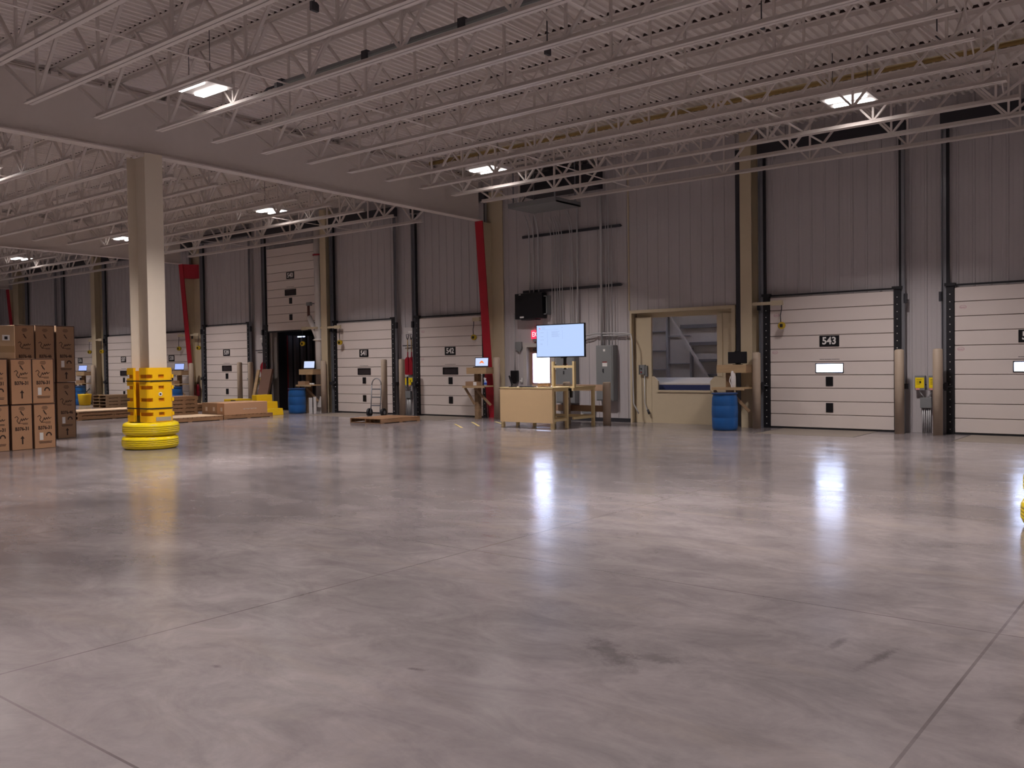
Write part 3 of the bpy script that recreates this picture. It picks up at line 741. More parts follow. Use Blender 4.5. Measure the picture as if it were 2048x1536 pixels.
# ------------------------------------------------------------------ column guards and tires
def guard(label, tl, x, y):
    t = thing('column_guard', label, 'column guard', (x, y, 0.535))
    H = 1.07; hx, hy, th = 0.43, 0.275, 0.05
    slots_z = (0.16, 0.44, 0.68, 0.90)
    for s in (1, -1):
        xi = 0.11                                                       # inner end of the C
        # plan outline of a C-shaped shell with rounded corners
        out = [(xi, -hy), (hx - 0.09, -hy)] + [(hx - 0.09 + 0.09 * math.sin(a), -hy + 0.09 - 0.09 * math.cos(a)) for a in (0.4, 0.8, 1.2)] + [(hx, -hy + 0.09), (hx, hy - 0.09)] + \
              [(hx - 0.09 + 0.09 * math.cos(a), hy - 0.09 + 0.09 * math.sin(a)) for a in (0.4, 0.8, 1.2)] + [(hx - 0.09, hy), (xi, hy)]
        inn = [(max(xi, u - th) if abs(v) > 1e9 else u, v) for u, v in out]
        inn = [(xi, -hy + th), (hx - th, -hy + th), (hx - th, hy - th), (xi, hy - th)]
        poly = [(s * u, v) for u, v in out] + [(s * u, v) for u, v in inn[::-1]]
        body = G()
        # stacked rings: full bands alternate with bands that are cut by the slots
        def ring(z0, z1): body.prism(poly, 'z', z0, z1)
        levels = [0.0]
        for z in slots_z: levels += [z - 0.035, z + 0.035]
        levels.append(H - 0.02)
        for k in range(0, len(levels), 2): ring(levels[k], levels[k + 1])
        for z in slots_z:   # slot band: only the pieces between the slots
            a, b = z - 0.035, z + 0.035
            body.box(min(s * xi, s * (xi + 0.025)), max(s * xi, s * (xi + 0.025)), -hy, -hy + th, a, b)
            body.box(min(s * (hx - th), s * hx), max(s * (hx - th), s * hx), -hy + 0.10, -hy + 0.22, a, b)
            body.box(min(s * (hx - th), s * hx), max(s * (hx - th), s * hx), -hy + 0.34, hy - 0.06, a, b)
            body.box(min(s * (xi + .1), s * hx), max(s * (xi + .1), s * hx), hy - th, hy - 0.005, a, b)
        body.prism([(u * 0.985, v * 0.98) for u, v in poly], 'z', H - 0.02, H)
        hb = body.out('guard_half', YEL, t)
        G().prism([(s * (xi + .02), -hy + .03), (s * (hx - .11), -hy + .03), (s * (hx - .03), -hy + .11), (s * (hx - .03), hy - .11), (s * (hx - .11), hy - .03), (s * (xi + .02), hy - .03)], 'z', 0.12, H - 0.06).out('inner_wall', mat('yellow_inner', rgb(214, 140, 10), 0.5), hb)
    for z in (0.27, 0.81):
        out = [(hx + .006, -hy + 0.06), (hx - 0.06, -hy - .006), (-hx + 0.06, -hy - .006), (-hx - .006, -hy + 0.06), (-hx - .006, hy - 0.06), (-hx + 0.06, hy + .006), (hx - 0.06, hy + .006), (hx + .006, hy - 0.06)]
        g = G()
        for p, q in zip(out, out[1:] + out[:1]): g.bar((p[0], p[1], z), (q[0], q[1], z), 0.008, 0.022)
        g.out('strap', BLACK, t)
    G().cyl((hx + .002, -0.02, 0.55), (hx + .008, -0.02, 0.55), 0.04, 16).out('round_sticker', WHITE, t)
    G().cyl((hx + .009, -0.02, 0.55), (hx + .011, -0.02, 0.55), 0.02, 12).out('sticker_mark', INKD, t)
    G().box(hx + 0.0005, hx + 0.006, -0.12, 0.2, 0.02, 0.10).out('clear_slot', mat('grey_slot', rgb(170, 160, 145), 0.5), t)
    for i, z in enumerate((0.0, 0.268)):
        R0, W = 0.53, 0.265
        pr = [(0.405, 0.03), (0.425, 0.008), (R0 - 0.07, 0.0), (R0 - 0.02, 0.025), (R0, 0.07)]
        for q in (0.095, 0.13, 0.165): pr += [(R0 + .004, q - 0.012), (R0 + .004, q - .004), (R0 - 0.010, q), (R0 + .004, q + .004)]
        pr += [(R0, 0.20), (R0 - 0.02, 0.24), (R0 - 0.07, 0.264), (0.425, 0.258), (0.405, 0.235)]
        tt = G().lathe(pr, n=56, closed=True).out('painted_tire', YELT, loc=(x + (-0.01 if i == 0 else 0.01), y + (0.0 if i == 0 else 0.01), z + 0.001), rot=(0, 0.004 if i else 0, 0))
        tag(tt, ('lower' if i == 0 else 'upper') + ' yellow painted tire around ' + tl, 'tire', 'yellow painted tires round the columns')
guard('yellow plastic column guard strapped around the cream column', 'the cream column at left', -16.75, 9.4)
guard('yellow plastic column guard cut by the right picture edge', 'the column at right picture edge', -0.95, 9.66)

# ------------------------------------------------------------------ pallets
def pallet_mesh(parent, lx, ly, m=PALW, z0=0.0, top=True):
    g = G()
    n = max(4, int(ly / 0.14)); st = ly / n
    for k in range(n): g.box(-lx / 2, lx / 2, -ly / 2 + k * st + 0.01, -ly / 2 + (k + 1) * st - 0.01, z0 + 0.112, z0 + 0.13)
    g.out('deck_boards', m, parent)
    g = G()
    for x in (-lx / 2 + 0.02, 0, lx / 2 - 0.02): g.box(x - 0.019, x + 0.019, -ly / 2, ly / 2, z0 + 0.02, z0 + 0.112)
    g.out('stringers', m, parent)
    g = G()
    for k in (0, 0.5, 1): g.box(-lx / 2, lx / 2, -ly / 2 + k * (ly - 0.12), -ly / 2 + k * (ly - 0.12) + 0.12, z0, z0 + 0.02)
    g.out('bottom_boards', m, parent)
def pallet(label, x, y, lx, ly, z=0.0, rz=0.0, m=PALW, group=None):
    t = thing('wooden_pallet', label, 'pallet', (x, y, z), rz, group)
    pallet_mesh(t, lx, ly, m)
    return t
pallet('low wooden pallet lying on the floor before dock doors 541 and 542', -18.4, 17.35, 1.25, 1.5)
# left pallets
for k in range(2):
    pallet(('bottom' if k == 0 else 'top') + ' wooden pallet of the long low stack right of the cartons', -28.25, 14.3, 1.2, 2.3, 0.131 * k, m=PALW, group='pallets in the long low stack')
tag(G().box(-28.9, -27.6, 13.15, 15.5, 0.263, 0.29).out('plywood_sheet', PLY), 'pale plywood sheet on the low pallet stack right of the cartons', 'board')
pallet('wooden pallet under the bare plywood just right of the yellow guard', -24.2, 14.45, 1.3, 2.2)
tag(G().box(-24.8, -23.55, 13.35, 15.55, 0.132, 0.15).out('plywood_sheet', PLY), 'pale plywood sheet on the front pallet right of the yellow guard', 'board')
for k in range(5):
    pallet(f'{["bottom", "second", "third", "fourth", "top"][k]} wooden pallet of the tall stack behind the yellow guard', -27.0, 16.1 - (0.03 * (k % 2)), 0.9, 1.0, 0.131 * k, 0.01 * (k - 2), group='pallets in the tall stack')
for k in range(2):
    pallet(f'{["lower", "upper"][k]} wooden pallet behind the long cartons at left', -29.6, 17.9, 1.2, 1.6, 0.131 * k, group='pallets behind the long cartons')
for k in range(4):
    pallet(f'{["bottom", "second", "third", "top"][k]} dark pallet of the stack before dock door 537', -35.7, 18.4, 1.1, 1.1, 0.131 * k, 0.0, LUMBY, group='pallets before dock door 537')
pallet('wooden pallet carrying the three long cartons', -24.25, 16.52, 1.25, 1.78)
# three long cartons
for k in range(3):
    t = thing('long_carton', f'long brown carton on the pallet, {["right, nearest", "middle", "left, furthest"][k]} of three', 'box', (-23.83 - 0.40 * k, 16.43, 0.131), group='long cartons on a pallet')
    G().box(-0.195, 0.195, -0.78, 0.78, 0, 0.37).out('carton_body', CARD if k == 0 else CARDB, t, bevel=0.005)
    G().box(0.0, 0.1, -0.783, -0.78, 0.12, 0.24).out('white_label', mat('pale_print', rgb(205, 190, 178), 0.6), t)
    if k == 0:
        g = G()
        for q in range(7): g.box(0.195, 0.197, -0.1 + q * 0.07, -0.05 + q * 0.07, 0.15 + 0.01 * (q % 2), 0.18)
        g.out('faded_print', mat('pale_print', rgb(205, 190, 178), 0.6), t)
# yellow steps
def steps(label, x, y, n, w, rz=0.0):
    t = thing('yellow_steps', label, 'step stool', (x, y, 0), rz)
    for k in range(n):
        z1 = 0.22 * (k + 1) if n > 2 else 0.24 * (k + 1)
        x0 = -0.28 * k
        G().prism([(x0 - 0.28, 0), (x0 + 0.02, 0), (x0 - 0.02, z1), (x0 - 0.28, z1)], 'y', -w / 2, w / 2).out('step', YELS, t, bevel=0.01)
        G().box(x0 - 0.26, x0 - 0.04, -w / 2 + 0.04, w / 2 - 0.04, z1, z1 + 0.004).out('tread', mat('yellow_tread', rgb(196, 160, 20), 0.7), t)
    return t
steps('yellow plastic three-step stool behind the long cartons', -24.15, 17.9, 3, 0.62)
t = thing('yellow_steps', 'low yellow step with a dark opening, left of the three-step stool', 'step stool', (-26.35, 18.0, 0))
G().prism([(-0.45, 0), (0.35, 0), (0.32, 0.5), (-0.38, 0.5)], 'y', -0.3, 0.3).out('step', YELS, t, bevel=0.01)
G().box(0.02, 0.28, -0.306, -0.3, 0.38, 0.48).out('hand_hole', mat('dim_yellow_hole', rgb(110, 90, 40), 0.7), t)

# cartons standing between 539 and 540
tag(G().poly8([(-27.55, 19.5, 0), (-26.95, 19.5, 0), (-26.95, 19.58, 0), (-27.55, 19.58, 0), (-27.55, 19.86, 1.5), (-26.95, 19.86, 1.5), (-26.95, 19.94, 1.5), (-27.55, 19.94, 1.5)]).out('leaning_board', mat('brown_board', rgb(120, 88, 74), 0.7)),
    'tall brown board leaning on the wall left of the open doorway 540', 'board')
tag(G().poly8([(-27.78, 19.45, 0), (-27.62, 19.45, 0), (-27.62, 19.5, 0), (-27.78, 19.5, 0), (-27.78, 19.8, 1.48), (-27.62, 19.8, 1.48), (-27.62, 19.85, 1.48), (-27.78, 19.85, 1.48)]).out('leaning_plank', LUMB),
    'narrow pale plank leaning between the bollard and the brown board', 'board')

# small yellow bucket things near 536
t = thing('yellow_bucket', 'yellow mop bucket beside the blue drum near dock door 536', 'bucket', (-38.98, 18.85, 0))
G().lathe([(0.2, 0), (0.24, 0.05), (0.28, 0.45), (0.29, 0.5)], n=20).out('bucket_body', YELS, t)
G().bar((0, 0, 0.5), (0.25, 0.1, 0.75), 0.03, 0.03).out('handle', DKGREY, t)
tag(G().prism([(-0.2, 0), (0.2, 0), (0.04, 0.45), (-0.04, 0.45)], 'y', -0.06, 0.06).out('floor_sign', YELS, loc=(-38.75, 19.4, 0)), 'small yellow floor sign leaning beside the post near dock door 537', 'floor sign')

# ------------------------------------------------------------------ hand truck
t = thing('hand_truck', 'silver hand truck standing behind the floor pallet before dock door 541', 'hand truck', (-20.35, 18.75, 0), 0.25)
for x in (-0.17, 0.17):
    G().tube([(x, 0.03, 0.12), (x, 0.08, 0.5), (x, 0.12, 0.98)], 0.017).out('side_rail', GALV, t)
G().tube([(-0.17, 0.12, 0.98)] + [(-0.17 * math.cos(a), 0.13, 0.98 + 0.2 * math.sin(a)) for a in (0.4, 0.8, 1.2, 1.57, 1.95, 2.35, 2.75)] + [(0.17, 0.12, 0.98)], 0.017).out('loop_handle', GALV, t)
for z in (0.35, 0.6, 0.85): G().bar((-0.17, 0.03 + z * 0.09, z), (0.17, 0.03 + z * 0.09, z), 0.02, 0.04).out('crossbar', GALV, t)
G().box(-0.2, 0.2, -0.2, 0.04, 0.015, 0.03).out('toe_plate', GALV, t)
for s in (-1, 1):
    w_ = G().cyl((s * 0.22, 0.1, 0.13), (s * 0.29, 0.1, 0.13), 0.13, 24).out('wheel', BLACK, t)
    G().cyl((s * 0.215, 0.1, 0.13), (s * 0.295, 0.1, 0.13), 0.055, 16).out('wheel_hub', GREYB, w_)
G().cyl((-0.22, 0.1, 0.13), (0.22, 0.1, 0.13), 0.012, 8).out('axle', DKGREY, t)

# ------------------------------------------------------------------ shovels, wall boards between doors
def shovel(label, x, y, zbot, m=REDD, tilt=0.0, wood_handle=True):
    t = thing('scoop_shovel', label, 'shovel', (x, y, zbot), 0)
    t.rotation_euler = (0, tilt, 0)
    g = G().prism([(-0.15, 0.02), (-0.10, 0.0), (0.16, 0.0), (0.19, 0.03), (0.19, 0.40), (0.12, 0.50), (0.03, 0.56), (-0.06, 0.56), (-0.16, 0.48), (-0.2, 0.38)], 'y', -0.012, 0.0)
    g.prism([(-0.02, 0.08), (0.02, 0.08), (0.03, 0.56), (-0.03, 0.56)], 'y', -0.03, -0.012)
    g.out('blade', m, t)
    G().cyl((0, -0.015, 0.52), (0, -0.015, 0.72), 0.02, 10).out('socket', m, t)
    G().cyl((0, -0.015, 0.70), (0, -0.015, 1.12), 0.017, 10).out('shaft', LUMB if wood_handle else REDD, t)
    G().tube([(0, -0.015, 1.1), (-0.035, -0.015, 1.17), (-0.055, -0.015, 1.27), (0.055, -0.015, 1.27), (0.035, -0.015, 1.17), (0, -0.015, 1.1)], 0.013).out('grip', DKGREY, t)
shovel('red scoop shovel hanging in front between dock doors 541 and 542', -20.16, 20.04, 1.27)
shovel('red scoop shovel hanging behind the other between dock doors 541 and 542', -20.04, 20.09, 1.27)
shovel('dark red scoop shovel hanging between dock doors 539 and 540', -27.72, 20.06, 1.2, wood_handle=False)
for nm, x, lb in (('541 and 542', -20.17, 'a'), ('539 and 540', -27.95, 'b')):
    t = thing('shovel_rack', 'grey tool bar and wall sheet behind the ' + ('two bright red shovels' if lb == 'a' else 'dark red shovel by the doorway'), 'tool rack', (x, 20.155, 0))
    G().box(-0.29, 0.29, 0.0, 0.024, 1.15, 2.78).out('wall_sheet', SHEETM, t)
    G().box(-0.26, 0.26, -0.09, -0.07, 2.18, 2.21).box(-0.2, -0.18, -0.07, 0, 2.18, 2.21).box(0.18, 0.2, -0.07, 0, 2.18, 2.21).out('bar', DKGREY, t)
    G().box(-0.08, 0.08, -0.003, 0.0, 2.6, 2.66).out('paper_tag', WHITE, t)
def control_pair(nm, x, ds='', hidden=False):
    for i, (dx, w) in enumerate(((0.0, 0.2), (0.27, 0.2))):
        t = thing('control_box', f'grey control box with yellow face {ds}, {["left", "right"][i]} one of the pair', 'control box', (x + dx, 20.17, 0.90))
        G().box(-w / 2, w / 2, -0.11, 0.0, 0.0, 0.31).out('enclosure', GREYB, t, bevel=0.004)
        G().box(-w / 2 + 0.012, w / 2 - 0.012, -0.114, -0.11, 0.05, 0.27).out('yellow_face', mat('yellow_sign_face', rgb(245, 215, 20), 0.4), t)
        G().box(-w / 2 + 0.02, w / 2 - 0.1, -0.116, -0.11, 0.01, 0.045).out('red_label', mat('red_white_label', rgb(220, 150, 150), 0.4), t)
        g = G()
        for q in range(4): g.box(-0.06, 0.04 - 0.01 * q, -0.116, -0.114, 0.22 - q * 0.03, 0.226 - q * 0.03)
        g.box(-0.005, 0.03, -0.116, -0.114, 0.15, 0.19); g.out('printed_lines', INKD, t)
        G().cyl((w / 2, -0.06, 0.12), (w / 2 + 0.02, -0.06, 0.12), 0.015, 8).out('knob', BLACKP, t)
    t = thing('junction_box', f'grey junction box with conduits to the floor {ds}', 'junction box', (x + 0.12, 20.17, 0))
    G().box(-0.12, 0.1, -0.09, 0, 0.53, 0.75).out('enclosure', GREYB, t, bevel=0.004)
    for q in (-0.08, -0.045, 0.0, 0.035, 0.07): G().cyl((q, -0.04, 0), (q, -0.04, 0.53), 0.013, 8).out('conduit', CONDM, t)
    for a, b in (((-0.14, 0.0), (-0.05, 0.0)), ((0.10, 0.0), (0.04, 0.0))):
        G().tube([(a[0], -0.05, 0.90), (a[0] * .8, -0.06, 0.84), (b[0], -0.05, 0.75)], 0.012).out('flexible_lead', CONDM, t)
control_pair('', -4.98, 'between the two rightmost bollards')
control_pair('', -20.36, 'below the red shovels')
control_pair('', -28.15, 'behind the leaning boards')

# ------------------------------------------------------------------ white duct at doorway 540
t = thing('white_pipe', 'wide white pipe with a side branch rising right of the open doorway 540', 'pipe', (-24.33, 19.9, 0))
g = G().cyl((0, 0, 0.0), (0, 0, 6.3), 0.13, 20); g.out('riser', WHITEP, t)
G().tube([(-0.02, -0.05, 2.55), (-0.22, -0.07, 2.95), (-0.42, -0.08, 3.3)], 0.09, 12).out('branch', WHITEP, t)
G().cyl((-0.44, -0.08, 3.3), (-0.44, -0.08, 3.75), 0.045, 10).out('branch_riser', mat('dark_red_pipe', rgb(90, 50, 45), 0.5), t)
G().box(-0.50, -0.3, -0.13, -0.03, 3.68, 3.8).box(-0.34, -0.14, -0.11, -0.06, 3.72, 3.76).out('branch_valve', GREYB, t)
G().cyl((0, 0, 2.46), (0, 0, 2.52), 0.175, 20).box(-0.3, 0.16, -0.03, 0.03, 2.475, 2.505).out('clamp', WHITEP, t)
G().cyl((0, 0, 5.38), (0, 0, 5.43), 0.17, 20).box(0, 0.17, -0.03, 0.03, 5.39, 5.42).out('clamp', REDD, t)

# fire extinguisher near 538
t = thing('fire_extinguisher', 'red fire extinguisher hung beside the column left of dock door 539', 'fire extinguisher', (-31.98, 20.0, 0.45))
G().lathe([(0.03, 0), (0.08, 0.02), (0.085, 0.4), (0.05, 0.48), (0.02, 0.5)], n=16).out('cylinder_body', REDD, t)
G().box(-0.05, 0.05, -0.015, 0.015, 0.5, 0.54).out('valve_handle', BLACKP, t)
G().tube([(0.03, 0, 0.5), (0.12, -0.02, 0.45), (0.11, -0.03, 0.2)], 0.012).out('hose', BLACKP, t)

# ------------------------------------------------------------------ exit door and fittings
t = thing('door_11', 'tan exit door with a bright window behind the desk', 'exit door', (-15.08, 20.2, 0), kind='structure')
g = G().box(-0.55, -0.42, -0.06, 0.2, 0, 2.16).box(0.42, 0.55, -0.06, 0.2, 0, 2.16).box(-0.42, 0.42, -0.06, 0.2, 2.04, 2.16)
g.out('door_frame', mat('silver_grey_door_frame', rgb(190, 184, 180), 0.35), t)
mdoor = mat('reddish_tan_door', rgb(150, 118, 104), 0.5)
g = G().box(-0.42, -0.30, 0.08, 0.13, 0.01, 2.04).box(0.30, 0.42, 0.08, 0.13, 0.01, 2.04).box(-0.30, 0.30, 0.08, 0.13, 0.01, 1.02).box(-0.30, 0.30, 0.08, 0.13, 1.86, 2.04)
lf = g.out('door_leaf', mdoor, t)
G().box(-0.30, 0.30, 0.1, 0.105, 1.02, 1.86).out('window_pane', GLASS, lf)
g = G().box(-0.33, -0.30, 0.06, 0.08, 0.99, 1.89).box(0.30, 0.33, 0.06, 0.08, 0.99, 1.89).box(-0.3, 0.3, 0.06, 0.08, 0.99, 1.02).box(-0.3, 0.3, 0.06, 0.08, 1.86, 1.89)
g.out('window_frame', mat('red_brown_trim', rgb(140, 84, 78), 0.45), lf)
G().box(-0.25, 0.15, 0.02, 0.08, 1.94, 1.99).bar((-0.2, 0.02, 1.97), (0.1, -0.08, 1.98), 0.02, 0.02).out('door_closer', DKGREY, t)
G().box(-0.38, 0.38, 0.02, 0.06, 0.93, 0.97).out('push_bar', GALV, t)
t = thing('exit_sign', 'red lit EXIT sign left of the large screen', 'exit sign', (-15.13, 20.15, 2.24))
G().box(-0.17, 0.17, -0.04, 0.02, 0.03, 0.27).out('sign_box', EXITM, t)
text('EXIT', 0.19, EXITL, t, (0.0, -0.043, 0.15), 'exit_letters', 0.72, bold=0.003)
G().box(-0.1, 0.16, -0.06, 0.02, -0.05, 0.03).out('lamp_unit', GREYB, t)
t = thing('wall_horn', 'grey wall horn box left of the exit door', 'alarm horn', (-15.78, 20.17, 1.98))
G().box(-0.11, 0.11, -0.05, 0.0, 0.02, 0.22).prism([(-0.1, 0.02), (0.1, 0.02), (0.04, -0.06), (-0.04, -0.06)], 'y', -0.04, 0).out('case', GREYB, t)
t = thing('wall_time_clock', 'black wall clock unit fed by a thin conduit behind the desk', 'time clock', (-15.93, 20.17, 1.02))
G().box(-0.12, 0.12, -0.1, 0, 0.04, 0.36).out('case', BLACKP, t, bevel=0.01)
G().prism([(-0.1, 0.04), (0.12, 0.04), (0.05, -0.02), (-0.02, -0.02)], 'y', -0.09, -0.01).out('lower_cover', BLACKP, t)
G().cyl((0.0, -0.03, 0.36), (0.0, -0.03, 2.0), 0.012, 8).out('conduit', CONDM, t)
G().cyl((0.01, -0.03, -0.02), (0.01, -0.03, -0.35), 0.006, 8).out('cable', GREYB, t)
t = thing('wall_outlet', 'white wall switch beside the exit door frame', 'wall switch', (-15.69, 20.17, 1.04))
G().box(-0.02, 0.02, -0.02, 0, 0, 0.13).box(-0.06, -0.02, -0.04, -0.01, 0.03, 0.06).out('plate', WHITE, t)
t = thing('wall_cabinet', 'black wall cabinet with conduits entering its top, above the exit door', 'cabinet', (-15.2, 20.16, 2.83))
G().box(-0.5, 0.46, -0.28, -0.05, 0, 0.72).out('case', BLACKP, t, bevel=0.01)
G().box(-0.32, -0.18, -0.283, -0.28, 0.03, 0.075).out('maker_plate', WHITE, t)
G().box(-0.35, -0.28, -0.283, -0.28, 0.68, 0.695).out('top_label', WHITE, t)
G().box(0.46, 0.56, -0.2, -0.17, 0.1, 0.13).box(0.46, 0.56, -0.2, -0.17, 0.6, 0.63).box(0.54, 0.56, -0.2, 0.0, 0.1, 0.63).out('side_bracket', GREYB, t)
G().box(-0.3, 0.2, -0.25, 0.0, -0.03, 0.0).out('mounting_shelf', DKGREY, t)

# ------------------------------------------------------------------ electrical gear
def conduit(label, x, z0, z1, r=0.016, bend=True, y=20.09, group='conduits on the wall'):
    pts = [(x, y, z0), (x, y, z1 - 0.35)]
    if bend: pts += [(x, y - 0.02, z1 - 0.2), (x - 0.01, y - 0.07, z1 + 0.0), (x - 0.03, y - 0.16, z1 + 0.2)]
    else: pts += [(x, y, z1)]
    tag(G().tube(pts, r, 8).out('wall_conduit', CONDM), label, 'conduit', group)
cl = [(-15.32, 3.56, 5.55, .02, 'into the black cabinet, left'), (-15.17, 3.56, 5.55, .02, 'into the black cabinet, middle'), (-15.0, 3.56, 5.55, .02, 'into the black cabinet, right'),
      (-14.54, 1.95, 5.3, .012, 'behind the screen, first from left'), (-14.44, 1.95, 5.4, .014, 'behind the screen, second from left'), (-14.36, 1.95, 5.4, .014, 'behind the screen, third from left'), (-14.28, 1.95, 5.4, .014, 'behind the screen, fourth from left'),
      (-14.19, 1.95, 5.4, .014, 'behind the screen, fifth from left'), (-13.92, 1.95, 5.5, .014, 'behind the screen, sixth from left'), (-13.85, 1.95, 5.5, .014, 'behind the screen, seventh from left'), (-13.68, 1.95, 6.1, .024, 'behind the screen, thick rightmost'),
      (-12.92, 2.0, 6.1, .034, 'thick one over the right grey panel'), (-12.77, 2.0, 5.9, .012, 'thin left one over the right grey panel'), (-12.69, 2.0, 6.1, .016, 'middle one over the right grey panel'), (-12.59, 2.0, 5.2, .012, 'thin right one over the right grey panel')]
for x, a, b, rr, lb in cl: conduit('vertical steel conduit ' + lb, x, a, b, rr, bend=x < -13.8)
for z, lb in ((5.13, 'upper'), (3.58, 'lower')):
    tag(G().box(-15.58, -12.33, 20.11, 20.15, z, z + 0.07).box(-15.58, -12.33, 20.14, 20.2, z + 0.02, z + 0.05).out('strut_rail', DKGREY), lb + ' dark strut rail holding the conduits on the wall', 'strut rail', 'strut rails on wall')
tag(G().tube([(-13.6, 20.08, 2.28), (-13.1, 20.08, 2.36), (-12.2, 20.08, 2.34), (-12.02, 20.08, 2.30), (-11.93, 19.98, 2.12), (-11.9, 19.98, 0.5), (-11.8, 19.98, 0.33), (-11.75, 19.98, 0.25)], 0.018).out('wall_conduit', CONDM),
    'horizontal conduit from panels to the chute frame, turning down', 'conduit', 'horizontal conduits')
tag(G().tube([(-13.7, 20.09, 2.2), (-13.3, 20.09, 2.25), (-13.15, 20.09, 2.30), (-12.1, 20.09, 2.28)], 0.014).out('wall_conduit', CONDM),
    'lower horizontal conduit from the screen toward the chute frame', 'conduit', 'horizontal conduits')
def panel(label, x0, x1, z0, z1, dpt):
    t = thing('electrical_panel', label, 'electrical panel', ((x0 + x1) / 2, 20.18, z0), group='grey electrical panels')
    w = (x1 - x0) / 2; h = z1 - z0
    G().box(-w, w, -dpt, 0, 0, h).out('enclosure', GREYB, t, bevel=0.006)
    G().box(-w + 0.03, w - 0.03, -dpt - 0.012, -dpt, 0.03, h - 0.03).out('panel_door', GREYB, t, bevel=0.004)
    lb = G().box(-0.06, 0.09, -dpt - 0.015, -dpt - 0.012, h * 0.62, h * 0.62 + 0.13).out('warning_label', WHITE, t)
    G().box(-0.06, 0.09, -dpt - 0.017, -dpt - 0.015, h * 0.62 + 0.10, h * 0.62 + 0.13).out('label_header', mat('dark_red_header', rgb(120, 40, 40), 0.5), lb)
    G().box(-0.05, -0.02, -dpt - 0.03, -dpt - 0.012, h * 0.62 - 0.15, h * 0.62 - 0.06).out('latch', DKGREY, t)
    G().box(-0.03, 0.03, -dpt - 0.015, -dpt - 0.012, h - 0.16, h - 0.1).out('small_label', WHITE, t)
panel('grey electrical panel with pale label on the wall behind the large screen', -14.33, -13.72, 0.48, 2.0, 0.24)
panel('tall grey electrical panel right of the large screen under thick conduit', -13.03, -12.50, 0.56, 2.03, 0.22)
t = thing('grey_wireway', 'dark grey wiring trough on the wall behind the desk rails', 'wireway', (-13.5, 20.19, 0))
G().box(-0.85, -0.2, -0.12, 0, 0.25, 0.42).box(-0.1, 0.3, -0.1, 0, 0.2, 0.38).out('trough', GREYB, t)
t = thing('meter_box', 'small white meter box with a black dial near the exit door', 'meter', (-14.45, 20.19, 1.4))
G().box(-0.07, 0.04, -0.06, 0, 0.0, 0.2).out('case', WHITEP, t)
G().cyl((-0.01, -0.062, 0.13), (-0.01, -0.075, 0.13), 0.025, 12).out('dial', BLACKP, t)
# overhead gutter where the conduits end
t = thing('cable_gutter', 'dark grey box gutter under the joists where wall conduits end', 'cable gutter', (-13.9, 18.95, 5.66))
G().box(-0.8, 0.75, -0.55, 0.55, 0.0, 0.04).box(-0.8, 0.75, -0.57, -0.55, 0, 0.12).box(0.73, 0.75, -0.55, 0.55, 0, 0.12).out('tray', GREYB, t)
for x in (-0.7, 0.65): G().box(x, x + 0.03, -0.5, -0.47, 0.04, 1.2).box(x, x + 0.03, 0.4, 0.43, 0.04, 1.2).out('hanger', GALV, t)
tag(G().box(-15.2, -12.9, 19.5, 20.183, 6.2, 6.75).out('air_duct', DKGREY), 'dark sheet metal duct high on the wall above the gutter', 'duct')

# ------------------------------------------------------------------ guard rail, desk, hutch, large screen
t = thing('guard_rail', 'low wooden guard rail on two round posts before the panels', 'guard rail', (-12.65, 18.9, 0))
for x in (-0.6, 0.62):
    p_ = G().lathe([(0.1, 0), (0.1, 1.07), (0.085, 1.09)], n=20).out('round_post', POSTM, t, (x, 0, 0))
for z in (0.33, 0.86): G().box(-1.8, 0.55, 0.10, 0.14, z, z + 0.16).out('rail_plank', LUMB if False else mat('brown_plank', rgb(170, 140, 116), 0.6), t)

t = thing('front_desk', 'tan wooden desk with solid front panel under the large screen', 'desk', (-14.0, 17.1, 0))
G().box(-0.02, 1.62, -0.02, 0.70, 0.975, 1.0).out('desk_top', DESKL, t)
G().box(0.0, 1.60, -0.015, 0.01, 0.15, 0.975).out('front_panel', DESKM, t)
for x, y in ((0.01, 0.012), (1.52, 0.012), (0.01, 0.6), (1.52, 0.6)):
    G().box(x, x + 0.07, y, y + 0.07, 0, 0.974).out('leg', DESKL, t)
G().box(1.53, 1.58, 0.08, 0.6, 0.90, 0.974).box(1.53, 1.58, 0.08, 0.6, 0.18, 0.24).out('side_rail', DESKL, t)
G().box(0.08, 1.52, 0.62, 0.66, 0.18, 0.26).out('back_rail', DESKL, t)
t = thing('side_table', 'open tan lumber table attached behind the front desk', 'table', (-13.3, 17.84, 0))
G().box(-0.3, 1.02, 0.0, 0.94, 0.965, 1.0).out('table_top', DESKL, t)
for x, y in ((-0.28, 0.02), (0.93, 0.86), (-0.28, 0.86)): G().box(x, x + 0.07, y, y + 0.07, 0, 0.964).out('leg', DESKL, t)
G().box(0.94, 0.99, 0.0, 0.9, 0.90, 0.964).box(0.94, 0.99, 0.0, 0.9, 0.20, 0.26).out('side_rail', DESKL, t)
G().box(-0.21, 0.93, 0.88, 0.91, 0.20, 0.27).out('back_rail', DESKL, t)
t = thing('lumber_stand', 'open tan lumber stand on the table holding the large screen', 'stand', (-12.64, 17.90, 1.0))
for x in (-0.33, 0.29): G().box(x, x + 0.055, -0.04, 0.04, 0, 0.62).out('upright', DESKL, t)
G().box(-0.275, 0.29, -0.03, 0.03, 0.46, 0.52).out('crossbar', DESKL, t)
t = thing('large_screen', 'large flat screen glowing pale blue above the front desk', 'television', (-12.79, 17.98, 1.72))
G().box(-0.735, 0.735, 0.0, 0.05, 0, 0.83).out('bezel', BLACKP, t, bevel=0.004)
sc = G().box(-0.71, 0.71, -0.004, -0.001, 0.025, 0.805).out('screen', mat('tv_glow', rgb(10, 10, 10), 0.2, emit=(0.50, 0.65, 1.0, 1), estr=1.02), t)
g = G(); random.seed(3)
